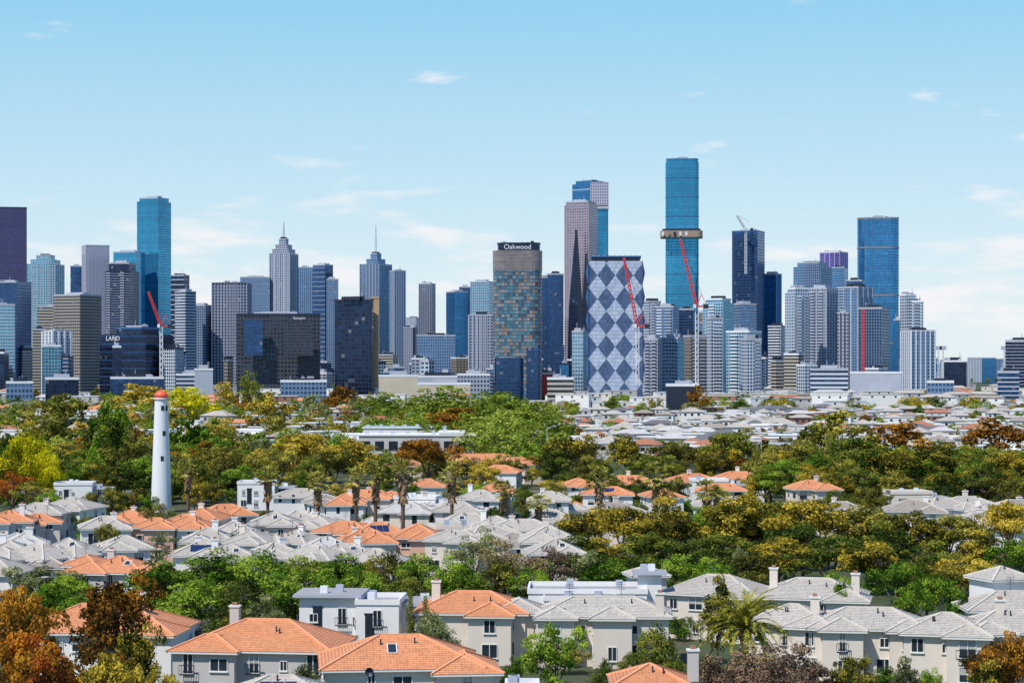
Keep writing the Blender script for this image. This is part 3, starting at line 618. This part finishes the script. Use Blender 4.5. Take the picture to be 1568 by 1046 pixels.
# ------------------------------------------------------------------ trees
bark=plain('tree_bark',(.14,.10,.07),.9,noise=.4,scale=3); palmbark=plain('palm_bark',(.12,.08,.055),.95,noise=.5,scale=6)
K={'green':leafmat('green_foliage',[(.012,.03,.005),(.05,.12,.012),(.14,.24,.025),(.32,.42,.05)],g=1.2),
'dark':leafmat('dark_green_foliage',[(.010,.022,.007),(.032,.06,.012),(.09,.12,.02),(.24,.24,.035)]),
'olive':leafmat('olive_foliage',[(.015,.024,.007),(.06,.07,.014),(.18,.17,.03),(.42,.36,.06)]),
'gum':leafmat('gum_foliage',[(.010,.016,.006),(.04,.047,.010),(.13,.12,.018),(.38,.28,.03),(.52,.40,.06)]),
'rust':leafmat('rust_foliage',[(.025,.02,.008),(.09,.05,.012),(.28,.12,.018),(.52,.26,.03)],g=1.1),
'red':leafmat('red_foliage',[(.04,.02,.01),(.18,.045,.015),(.40,.10,.02),(.56,.24,.02)],g=1.1),
'yellow':leafmat('yellow_foliage',[(.06,.08,.006),(.28,.28,.01),(.60,.54,.015),(.70,.66,.03)],.4,1.1),
'fresh':leafmat('fresh_foliage',[(.035,.06,.01),(.13,.18,.025),(.24,.31,.04),(.38,.42,.08)],.35,1.2),
'brown':leafmat('bare_twig_foliage',[(.06,.04,.03),(.13,.09,.065),(.24,.16,.11),(.26,.22,.08)],.1,1.1),
'grey':leafmat('grey_green_foliage',[(.03,.042,.02),(.09,.11,.045),(.19,.22,.08),(.32,.33,.14)],g=1.2)}
def treemesh(name,seed,kind='broad',lod=0):
    r=np.random.RandomState(seed); b=MB()
    P={'broad':(10,5.2,.12,58,.22,150,.36),'gum':(10,4.7,.10,56,.19,140,.37),'dense':(10,4.8,.05,80,.20,120,.34),'column':(10,1.5,.04,40,.42,120,.30),'shrub':(5,2.8,.04,34,.27,130,.26),'sparse':(10,4.4,.14,56,.17,90,.28),'cypress':(10,.95,.03,46,.55,110,.2)}[kind]
    h,R,cb,nl,lr,lp,ls=P
    if lod: lp=int(lp*.28); ls*=1.8; nl=int(nl*.8)
    z0=h*cb; cz=(h+z0)/2; rz=(h-z0)/2
    cents=[]
    nd=6 if kind in('gum','sparse') else 7
    doms=[]
    for k in range(nd):
        a=2*math.pi*(k+r.uniform(-.3,.3))/nd; q=R*r.uniform(.35,.62) if k else 0
        doms.append((q*math.cos(a),q*math.sin(a),cz+r.uniform(-.55,.4)*rz if k else cz+.35*rz,r.uniform(.40,.62)))
    for i in range(nl):
        if kind in('column','cypress'):
            t=(i+.5)/nl; z=z0+t*(h-z0); rr=R*(math.sin(math.pi*min(1,t*.85+.12))**.7)*r.uniform(.2,.75); a=r.uniform(0,6.28)
            cents.append((rr*math.cos(a),rr*math.sin(a),z*.97,R*lr*r.uniform(.7,1.2)))
        else:
            d=doms[r.randint(nd)]; v=r.normal(size=3); v/=np.linalg.norm(v); 
            if v[2]<-.6: v[2]*=-1
            q=r.uniform(.55,1.05)
            cents.append((d[0]+v[0]*R*d[3]*q,d[1]+v[1]*R*d[3]*q,max(z0+.3,min(h*.97,d[2]+v[2]*rz*d[3]*1.15*q)),R*lr*r.uniform(.55,1.35)))
    def limb(p0,p1,r0,r1,n=5):
        p0=Vector(p0);p1=Vector(p1);d=(p1-p0).normalized(); up=Vector((1,0,0)) if abs(d.x)<.8 else Vector((0,1,0)); x=d.cross(up).normalized(); y=d.cross(x)
        for k in range(n):
            a=2*math.pi*k/n;c=2*math.pi*(k+1)/n
            f=lambda p,rr,t: tuple(p+x*rr*math.cos(t)+y*rr*math.sin(t))
            b.face([f(p0,r0,a),f(p0,r0,c),f(p1,r1,c),f(p1,r1,a)],bark)
    tr=.28 if kind not in('shrub','cypress') else .12
    j=(r.uniform(-.3,.3),r.uniform(-.3,.3),z0+rz*.5)
    limb((0,0,-.3),(j[0]*.4,j[1]*.4,j[2]*.5),tr,tr*.8,8); limb((j[0]*.4,j[1]*.4,j[2]*.5),j,tr*.8,tr*.6,8)
    for d in doms:
        p=(d[0]*.8,d[1]*.8,d[2]); limb((j[0]*.4,j[1]*.4,j[2]*.5),p,tr*.45,tr*.2)
        for c in cents:
            if not lod and math.dist(c[:3],(d[0],d[1],d[2]))<R*.62 and r.rand()<.6: limb(p,c[:3],tr*.2,.03,4)
    me_f=len(b.f)
    V=[];T=[]
    for c in cents:
        n=int(lp*(c[3]/(R*lr))**2); lt=r.rand()
        v=r.normal(size=(n,3)); v/=np.linalg.norm(v,axis=1)[:,None]; keep=v[:,2]>-.45-.5*r.rand(n); v=v[keep]; n=len(v)
        rad=c[3]*(r.uniform(.45,1.12,n)**.5)[:,None]*np.where(r.rand(n)<.12,1.3,1.)[:,None]
        sq=np.array([1,1,.75 if kind not in('column','cypress') else 1.3])
        p=np.array(c[:3])+v*rad*sq+r.normal(size=(n,3))*.08*c[3]
        nr=v*1.1+r.normal(size=(n,3))*.5+np.array([0,0,.25]); nr/=np.linalg.norm(nr,axis=1)[:,None]
        t=np.cross(nr,r.normal(size=(n,3))); t/=np.linalg.norm(t,axis=1)[:,None]; bt=np.cross(nr,t)
        s=ls*r.uniform(.5,1.15,n)[:,None]*.62
        quad=np.stack([p-t*s,p-bt*s*.55,p+t*s,p+bt*s*.55],1); V.append(quad.reshape(-1,3))
        T.append(np.clip(.50*lt+.38*r.rand(n)+.12*(rad[:,0]/c[3]),0,1))  # outer leaves tinted lighter: painted-in shading as well as new growth
    V=np.concatenate(V);T=np.concatenate(T); nf=len(T); base=len(b.v)
    verts=b.v+[tuple(x) for x in V.tolist()]; faces=b.f+[tuple(range(base+4*i,base+4*i+4)) for i in range(nf)]
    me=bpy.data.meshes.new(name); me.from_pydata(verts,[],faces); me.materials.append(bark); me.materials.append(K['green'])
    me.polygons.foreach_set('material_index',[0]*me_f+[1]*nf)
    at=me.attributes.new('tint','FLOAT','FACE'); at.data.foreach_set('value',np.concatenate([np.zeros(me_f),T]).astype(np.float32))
    me.update(); return me,h,R
PR={};PL={}
for kind,n in (('broad',4),('gum',6),('dense',4),('column',2),('shrub',2),('sparse',3),('cypress',1)):
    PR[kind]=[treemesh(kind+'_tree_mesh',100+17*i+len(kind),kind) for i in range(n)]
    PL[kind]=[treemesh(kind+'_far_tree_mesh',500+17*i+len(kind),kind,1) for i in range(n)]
NAMES={'gum':'gum_tree','rust':'gum_tree','red':'red_leaf_tree','yellow':'golden_elm_tree','fresh':'plane_tree','brown':'bare_tree','grey':'olive_tree','green':'leafy_tree','dark':'dark_leaf_tree','olive':'native_tree'}
belt=bpy.data.objects.new('distant_tree_belt',None); scene.collection.objects.link(belt)
def plant(X,Y,h,w,kind,col,parent=None,name=None):
    me,hh,R=rnd.choice((PL if Y>640 else PR)[kind])
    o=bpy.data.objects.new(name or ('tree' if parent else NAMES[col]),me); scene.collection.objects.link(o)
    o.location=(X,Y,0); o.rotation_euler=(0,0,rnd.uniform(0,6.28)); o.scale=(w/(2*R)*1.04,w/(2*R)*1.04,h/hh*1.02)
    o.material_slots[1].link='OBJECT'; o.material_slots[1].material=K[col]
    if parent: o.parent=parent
    return o
def TR(x,yt,w,D,col,kind='gum',name=None): plant(WX(x,D),D,WZ(yt,D),w*D/F,kind,col,name=name)
L=[(40,655,95,520,'yellow','broad'),(20,680,80,505,'yellow','broad'),(70,690,60,508,'yellow','broad'),(20,720,80,495,'red','sparse'),(55,735,70,485,'olive','sparse'),(160,620,45,610,'green','column'),(182,630,45,600,'green','column'),(142,640,40,620,'dark','column'),(172,645,45,590,'dark','column'),(95,598,85,1000,'olive','gum'),(220,590,90,1300,'gum','gum'),
(290,593,90,1150,'yellow','broad'),(285,632,75,650,'green','gum'),(410,597,75,1100,'gum','gum'),(383,570,42,1500,'dark','broad'),(480,606,60,1100,'grey','gum'),(520,592,50,1400,'rust','gum'),(345,585,40,1500,'gum','broad'),
(205,668,85,560,'olive','gum'),(215,700,90,530,'green','gum'),(110,690,80,580,'dark','gum'),(185,710,85,520,'dark','gum'),(75,640,80,750,'olive','gum'),(345,685,100,600,'olive','gum'),(380,712,80,540,'green','gum'),(300,720,80,530,'dark','gum'),(450,662,110,620,'gum','gum'),(420,685,80,580,'olive','gum'),(470,700,80,560,'dark','gum'),(545,672,100,610,'gum','gum'),(510,690,80,590,'olive','gum'),(590,700,70,560,'dark','gum'),(655,670,90,600,'rust','gum'),
(735,708,60,560,'gum','gum'),(870,668,95,600,'gum','gum'),(845,690,70,590,'dark','gum'),(890,700,80,560,'olive','gum'),(960,668,90,640,'gum','gum'),(1030,675,85,640,'olive','gum'),(995,695,80,590,'dark','gum'),(1130,660,95,620,'dark','gum'),(1105,685,70,600,'gum','gum'),(1210,678,85,640,'olive','gum'),(1290,632,115,690,'olive','gum'),
(1370,648,115,700,'rust','gum'),(1300,668,115,560,'dark','gum'),(1345,690,100,560,'gum','gum'),(1260,695,70,575,'green','gum'),(1410,690,110,555,'gum','gum'),(1460,680,100,600,'olive','gum'),(1500,688,120,560,'dark','gum'),(1545,690,100,550,'gum','gum'),(1530,640,110,700,'rust','gum'),(1240,650,70,700,'olive','gum'),(1180,720,60,520,'green','gum'),(1155,725,50,520,'gum','gum'),
(1320,715,80,520,'dark','gum'),(1375,720,80,510,'olive','gum'),(1450,725,90,500,'dark','gum'),(1520,728,90,495,'olive','gum'),(1340,745,60,450,'olive','gum'),
(1068,591,46,1400,'rust','broad'),(640,606,95,1250,'fresh','dense'),(690,590,120,1200,'fresh','dense'),(760,598,110,1100,'fresh','dense'),(590,600,80,1300,'fresh','dense'),(815,614,90,1000,'fresh','dense'),(850,636,80,900,'fresh','dense'),(700,620,110,950,'rust','gum'),(745,608,90,900,'fresh','dense'),(775,628,120,850,'fresh','dense'),(825,648,110,760,'fresh','dense'),(855,664,60,700,'fresh','dense'),(740,648,90,760,'fresh','dense'),(790,664,100,700,'fresh','dense'),(625,633,110,900,'fresh','dense'),(820,682,80,650,'green','dense'),(660,640,60,850,'fresh','dense'),
(240,768,80,400,'olive','sparse'),(262,775,55,405,'grey','sparse'),(140,788,55,390,'olive','gum'),(290,700,60,520,'dark','gum'),(240,812,80,345,'grey','sparse'),(165,798,45,360,'olive','gum'),
(900,783,115,365,'gum','gum'),(955,775,120,360,'gum','gum'),(1030,763,115,365,'gum','gum'),(1135,752,130,360,'gum','gum'),(1185,765,110,370,'dark','gum'),(1255,762,140,355,'gum','gum'),(1325,770,125,355,'olive','gum'),(1395,783,120,350,'gum','gum'),(1450,788,120,350,'olive','gum'),(1500,812,100,335,'gum','gum'),(1548,765,95,360,'gum','gum'),(990,815,110,345,'dark','gum'),(1055,830,100,330,'dark','gum'),(1110,815,120,340,'dark','gum'),(1190,820,125,330,'gum','gum'),(1270,820,130,325,'dark','gum'),(1345,825,120,320,'gum','gum'),(1420,830,115,320,'dark','gum'),(1480,850,100,305,'gum','gum'),(1555,825,90,310,'green','gum'),(925,825,105,335,'gum','gum'),(1230,795,110,340,'dark','gum'),(1365,800,110,335,'dark','gum'),(1160,845,90,318,'olive','gum'),
(1080,775,60,390,'green','gum'),(1000,800,80,350,'gum','gum'),(880,815,80,340,'dark','gum'),
(245,858,135,285,'green','dense'),(330,842,150,292,'green','dense'),(400,846,140,288,'green','dense'),(290,885,140,272,'green','dense'),(440,878,130,272,'green','dense'),(370,885,120,266,'dark','dense'),(465,850,110,298,'fresh','dense'),(525,848,100,298,'green','dense'),(585,846,100,298,'olive','dense'),(640,848,100,296,'green','dense'),(690,853,90,293,'green','dense'),(500,872,100,285,'green','dense'),(560,870,100,283,'green','dense'),(620,875,90,283,'dark','dense'),(725,812,90,320,'grey','sparse'),(785,828,110,303,'brown','sparse'),(840,833,100,303,'brown','sparse'),(760,858,100,293,'olive','gum'),(720,868,70,290,'green','dense'),(880,845,95,303,'grey','gum'),(930,850,95,303,'green','dense'),(1040,848,95,303,'green','dense'),(990,848,90,308,'dark','gum'),(820,868,80,292,'green','dense'),(1090,855,80,300,'green','gum'),
(60,866,120,290,'grey','gum'),(95,878,90,285,'green','gum'),(20,870,70,300,'grey','sparse'),(60,895,120,270,'green','dense'),(130,903,90,262,'green','gum'),(210,900,60,265,'green','dense'),(1375,862,105,283,'green','gum'),(1420,860,90,285,'olive','gum'),(1445,882,80,270,'green','gum'),(1390,890,80,265,'green','dense'),(1470,905,60,255,'green','gum'),(1100,868,80,290,'green','gum'),
(20,900,140,205,'rust','gum'),(175,888,140,215,'rust','gum'),(45,960,140,190,'red','gum'),(125,985,140,185,'rust','gum'),(205,962,100,195,'gum','gum'),(5,985,110,180,'rust','gum'),(170,1003,120,180,'gum','gum'),(75,1008,120,178,'red','gum'),(235,1015,70,180,'gum','gum'),
(405,913,85,245,'grey','gum'),(370,925,55,250,'olive','gum'),(675,938,90,225,'grey','dense'),(650,955,55,222,'grey','dense'),(850,955,95,215,'green','gum'),(1008,958,90,218,'dark','dense'),(1150,988,150,200,'brown','dense'),(1090,1002,100,198,'brown','dense'),(1225,990,120,200,'brown','gum'),(1180,1005,120,195,'brown','dense'),(1300,1002,70,205,'olive','gum'),(1525,980,125,200,'rust','gum'),(1560,973,80,200,'rust','gum'),(1505,1013,100,190,'gum','gum'),(1390,1007,60,210,'grey','gum'),(1100,882,65,245,'olive','gum'),(545,975,40,225,'green','dense'),(460,1015,70,200,'grey','dense'),(790,1005,50,210,'green','dense'),(560,1000,50,215,'dark','dense'),(1430,1025,60,200,'green','dense'),(920,1010,50,205,'dark','dense'),(320,970,60,235,'dark','dense'),(1290,890,50,262,'green','gum'),
]
for t in L: TR(*t)
TR(628,903,13,246,'dark','cypress','cypress_tree'); TR(652,913,13,244,'dark','cypress','cypress_tree')
TR(1085,800,16,380,'dark','cypress','cypress_tree')
for i in range(150):
    D=rnd.uniform(300,560); x=rnd.uniform(-20,1590); plant(WX(x,D),D,rnd.uniform(3,6.5),rnd.uniform(3,6),rnd.choice(['shrub','gum','dense']),rnd.choice(['green','olive','dark','grey','gum','green']),name='garden_shrub')
for i in range(40):
    D=rnd.uniform(470,560); x=rnd.uniform(-20,1590); plant(WX(x,D),D,rnd.uniform(6,8.5),rnd.uniform(6,9),rnd.choice(['broad','gum','dense']),rnd.choice(['green','olive','dark','gum','gum']),name='garden_tree')
for i in range(50):
    D=rnd.uniform(205,275); x=rnd.uniform(250,1590); plant(WX(x,D),D,rnd.uniform(1.8,3.4),rnd.uniform(2.5,4.5),'shrub',rnd.choice(['green','olive','dark','grey']),name='garden_shrub')
cw=['gum','gum','olive','olive','green','green','dark','grey','rust','fresh']
def scat(n,xa,xb,Da,Db,h0,h1,cols,clear=0):
    for i in range(n):
        D=math.exp(rnd.uniform(math.log(Da),math.log(Db))); x=rnd.uniform(xa,xb); h=rnd.uniform(h0,h1)
        plant(WX(x,D),D,h,h*rnd.uniform(.85,1.35),rnd.choice(['gum','gum','broad','dense']),rnd.choice(cols),belt)
scat(380,-40,560,700,1500,6,13,cw); scat(150,560,880,900,1500,8,12,['fresh','fresh','olive','gum','green'])
scat(300,880,1610,740,1350,4,8,cw+['fresh','fresh']); scat(470,-40,1610,1350,2300,7,13,cw+['fresh','green'])
scat(110,-40,350,540,720,8,12.5,cw); scat(75,1160,1610,520,700,8,11.5,['gum','dark','olive','green','gum']); scat(60,350,1160,600,730,6,9,cw)
scat(260,-100,1700,2300,5000,9,14,['olive','dark','green'])
# ------------------------------------------------------------------ palms
fpm=leafmat('fan_palm_leaf',[(.08,.09,.018),(.26,.26,.05),(.55,.48,.13)],.3,1.1); dpm=leafmat('date_palm_leaf',[(.07,.08,.01),(.24,.25,.03),(.52,.46,.07)],.3,1.1)
dead=plain('dead_frond',(.26,.17,.09),.9,noise=.3,scale=4)
def finish_leafy(b,name,tints):
    me=bpy.data.meshes.new(name); me.from_pydata(b.v,[],b.f)
    for m in b.mats: me.materials.append(m)
    me.polygons.foreach_set('material_index',b.m); at=me.attributes.new('tint','FLOAT','FACE'); at.data.foreach_set('value',tints); me.update(); return me
def fanpalm(seed):
    r=random.Random(seed); b=MB(); h=10.6; T=[]
    prof=[(.42,0),(.34,1),(.30,5.5),(.42,h-3.2),(.6,h-1.7),(.75,h-.6),(.35,h)]
    b.tube(prof,0,0,palmbark,10)
    for k in range(130):
        a=r.uniform(0,6.28); z=h-r.uniform(.2,3.4); rr=.45; q=r.uniform(.5,.95)
        b.face([(rr*math.cos(a),rr*math.sin(a),z),(q*math.cos(a+.25),q*math.sin(a+.25),z-.9),(q*math.cos(a-.25),q*math.sin(a-.25),z-1.1)],dead)
    for k in range(32):
        a=k*2.4+r.uniform(-.3,.3); el=math.radians(r.uniform(-30,80)); L=r.uniform(1.3,1.9); d=Vector((math.cos(a)*math.cos(el),math.sin(a)*math.cos(el),math.sin(el)))
        o=Vector((0,0,h)); tip=o+d*L; b.bar(o,tip,.06,fpm); side=d.cross(Vector((0,0,1))).normalized(); up=side.cross(d)
        for j in range(9):
            t=(j-4)/4*1.2; dr=(d*math.cos(t)+side*math.sin(t)).normalized(); e=tip+dr*r.uniform(.9,1.35)-Vector((0,0,.2+.2*abs(t))); w=side*math.cos(t)*.12-d*math.sin(t)*.12
            m=tip.lerp(e,.5)+up*.06; b.face([tip,m+w,e,m-w],fpm)
    T=[r.random() for _ in b.f]; return finish_leafy(b,'fan_palm_mesh',T),h+2.3
FP=[fanpalm(s) for s in (1,2,3,4)]
for x,y,D,s in ((410,712,425,1),(487,720,415,1),(575,702,405,1.05),(545,714,425,.9),(617,700,400,1.1),(692,702,405,1),(772,733,405,1),(825,756,400,.95),(918,714,405,1.05),(1005,706,405,1.05),(1018,738,405,.9),(1083,733,395,1.05),(288,700,460,1),(1098,745,400,.9)):
    me,h=rnd.choice(FP); o=bpy.data.objects.new('fan_palm',me); scene.collection.objects.link(o); o.location=(WX(x,D),D,0); o.rotation_euler=(0,0,rnd.uniform(0,6)); o.scale=(s*1.12,s*1.12,WZ(y,D)/h)
def datepalm():
    r=random.Random(5); b=MB(); h=7.2
    b.tube([(.6,0),(.5,2),(.45,h-1.2),(.75,h-.6),(.6,h)],0,0,palmbark,12)
    for k in range(90):
        a=r.uniform(0,6.28); el=math.radians(r.choice([r.uniform(25,88),r.uniform(-10,70)])); L=r.uniform(4.6,6.); p=Vector((0,0,h)); mt=dpm if el>-.05 else dead
        n=16; pts=[p.copy()]; e=el
        for i in range(n):
            e-=math.radians(3.9)*(1+.6*i/n); p=p+Vector((math.cos(a)*math.cos(e),math.sin(a)*math.cos(e),math.sin(e)))*L/n; pts.append(p.copy())
        side=Vector((-math.sin(a),math.cos(a),0))
        for i in range(n):
            b.bar(pts[i],pts[i+1],.1*(1-i/n)+.02,mt)
            if i<1: continue
            d=(pts[i+1]-pts[i]).normalized(); ll=.8*math.sin(math.pi*min(.97,(i+2)/(n+3)))
            for q in (0,.5):
                for s in (-1,1):
                    o=pts[i].lerp(pts[i+1],q); e2=o+side*s*ll*.6+d*ll*.7+Vector((0,0,.2-r.uniform(0,.25))); w=d*.07
                    b.face([o-w,o+w,e2],mt)
    return finish_leafy(b,'date_palm_mesh',[r.random() for _ in b.f]),h
me,h=datepalm(); D=216; o=bpy.data.objects.new('date_palm',me); scene.collection.objects.link(o); o.location=(WX(1140,D),D,0); o.scale=(1,1,WZ(962,D)/h)
# ------------------------------------------------------------------ small things
def dish(X,Y,Z):
    b=MB(); n=16
    for k in range(n):
        a=2*math.pi*k/n;c=2*math.pi*(k+1)/n; b.face([(X,Y,Z),(X+.42*math.cos(a),Y-.25,Z+.42*math.sin(a)),(X+.42*math.cos(c),Y-.25,Z+.42*math.sin(c))],darkm)
    b.bar((X,Y,Z),(X,Y-.5,Z+.05),.04,darkm); b.bar((X,Y,Z),(X,Y+.1,Z-.9),.07,darkm); b.obj('satellite_dish',origin=(X,Y,Z))
dish(WX(566,196),196,WZ(1028,196)); dish(WX(1100,246),246,WZ(902,246))
for i in range(26):
    D=rnd.uniform(620,1600); X=WX(rnd.uniform(360,1560),D); b=MB(); h=rnd.uniform(11,15); b.tube([(.2,0),(.12,h)],X,D,lightgrey,8)
    b.bar((X,D,h-.2),(X+2.4,D,h+.3),.14,lightgrey); b.box((X+2.5,D),1.,.35,h+.2,h+.4,0,whitep); b.obj('street_lamp',origin=(X,D,0))
# ------------------------------------------------------------------ ground & streets
def ground():
    m,nt,out=newmat('suburban_ground'); N=NT(nt); b=N.n('ShaderNodeBsdfPrincipled'); b.inputs['Roughness'].default_value=.95
    tc=N.n('ShaderNodeTexCoord'); a=N.n('ShaderNodeTexNoise'); a.inputs['Scale'].default_value=.03; a.inputs['Detail'].default_value=8; c=N.n('ShaderNodeTexNoise'); c.inputs['Scale'].default_value=.5
    N.l(tc.outputs['Object'],a.inputs[0]); N.l(tc.outputs['Object'],c.inputs[0])
    cr=N.n('ShaderNodeValToRGB'); e=cr.color_ramp.elements; e[0].position=.45; e[0].color=(.045,.07,.018,1); e[1].position=.68; e[1].color=(.14,.12,.08,1)
    N.l(a.outputs[0],cr.inputs[0]); N.l(N.mix(c.outputs[0],cr.outputs[0],(.03,.045,.015)),b.inputs['Base Color']); N.l(b.outputs[0],out.inputs[0]); return m
b=MB(); b.face([(-30000,-3000,0),(30000,-3000,0),(30000,60000,0),(-30000,60000,0)],ground()); b.obj('ground')
asph=plain('asphalt',(.05,.05,.052),.9,scale=2); kerbm=plain('kerb_concrete',(.35,.34,.32),.9); pav=plain('pavement_concrete',(.28,.27,.25),.9)
for Y in (282,395,575,900,1320):
    b=MB(); b.face([(-500,Y-4,.008),(500,Y-4,.008),(500,Y+4,.008),(-500,Y+4,.008)],asph); 
    for k in range(-60,60): b.face([(k*8,Y-.06,.012),(k*8+3,Y-.06,.012),(k*8+3,Y+.06,.012),(k*8,Y+.06,.012)],whitep)
    b.obj('road')
    for s in (-1,1):
        b=MB(); b.box((0,Y+s*4.1),1000,.2,0,.13,0,kerbm); b.box((0,Y+s*5.2),1000,1.98,0,.125,0,pav); b.obj('pavement')
# ------------------------------------------------------------------ sky, sun, camera
w=bpy.data.worlds.new('World'); scene.world=w; w.use_nodes=True; nt=w.node_tree; nt.nodes.clear(); N=NT(nt)
EL,AZ=55,222; ST=.12
sky=N.n('ShaderNodeTexSky'); sky.sky_type='NISHITA'; sky.sun_disc=False; sky.sun_elevation=math.radians(EL); sky.sun_rotation=math.radians(AZ); sky.altitude=50; sky.air_density=1.0; sky.dust_density=.6; sky.ozone_density=1.5
tc=N.n('ShaderNodeTexCoord'); sp=N.n('ShaderNodeSeparateXYZ'); N.l(tc.outputs['Generated'],sp.inputs[0])
def sr(c): return tuple((((v/255+.055)/1.055)**2.4)/ST for v in c)
rp=N.n('ShaderNodeValToRGB'); e=rp.color_ramp.elements
stops=[(0,(234,246,252)),(.04,(220,240,250)),(.09,(195,230,248)),(.17,(150,212,245)),(.30,(90,160,225)),(1.,(45,95,180))]
while len(e)<len(stops): e.new(.5)
for i,(p_,c_) in enumerate(stops): e[i].position=p_; e[i].color=(*[v*ST for v in sr(c_)],1)
N.l(sp.outputs[2],rp.inputs[0])
sc=N.mix(1.0,rp.outputs[0],(1/ST,1/ST,1/ST),'MULTIPLY')
base=N.mix(.86,sky.outputs[0],sc)
mp=N.n('ShaderNodeMapping'); mp.inputs['Scale'].default_value=(1,1,4.2); mp.inputs['Location'].default_value=(.35,0,.1); N.l(tc.outputs['Generated'],mp.inputs[0])
n1=N.n('ShaderNodeTexNoise'); n1.inputs['Scale'].default_value=17; n1.inputs['Detail'].default_value=9; n1.inputs['Roughness'].default_value=.55; N.l(mp.outputs[0],n1.inputs[0])
mz=N.n('ShaderNodeMapRange'); mz.inputs['From Min'].default_value=.13; mz.inputs['From Max'].default_value=.05; mz.inputs['To Min'].default_value=-.13; mz.inputs['To Max'].default_value=.05; N.l(sp.outputs[2],mz.inputs[0])
mr=N.n('ShaderNodeMapRange'); mr.inputs['From Min'].default_value=.51; mr.inputs['From Max'].default_value=.72; mr.interpolation_type='SMOOTHSTEP'; N.l(N.math('ADD',n1.outputs[0],mz.outputs[0]),mr.inputs[0])
cl=N.math('MULTIPLY',mr.outputs[0],.85)
col=N.mix(cl,base,sr((247,246,249)))
bg=N.n('ShaderNodeBackground'); bg.inputs[1].default_value=ST; N.l(col,bg.inputs[0]); wo=N.n('ShaderNodeOutputWorld'); N.l(bg.outputs[0],wo.inputs[0])
sl=bpy.data.lights.new('sun','SUN'); sl.energy=5; sl.angle=math.radians(.5); sl.color=(1,.95,.86); so=bpy.data.objects.new('sun',sl); scene.collection.objects.link(so)
e,a=math.radians(EL),math.radians(AZ); dv=Vector((math.sin(a)*math.cos(e),math.cos(a)*math.cos(e),math.sin(e))); so.rotation_euler=dv.to_track_quat('Z','Y').to_euler(); so.location=(0,0,200)
cam=bpy.data.cameras.new('camera'); co=bpy.data.objects.new('camera',cam); scene.collection.objects.link(co); co.location=(0,0,CH); co.rotation_euler=(math.pi/2,0,0)
cam.sensor_width=36; cam.lens=36*F/1568; cam.shift_y=(HY-523)/1568; cam.clip_start=1; cam.clip_end=100000; scene.camera=co
scene.view_settings.view_transform='Standard'; scene.view_settings.look='None'; scene.view_settings.exposure=0
print('objects',len(bpy.data.objects))
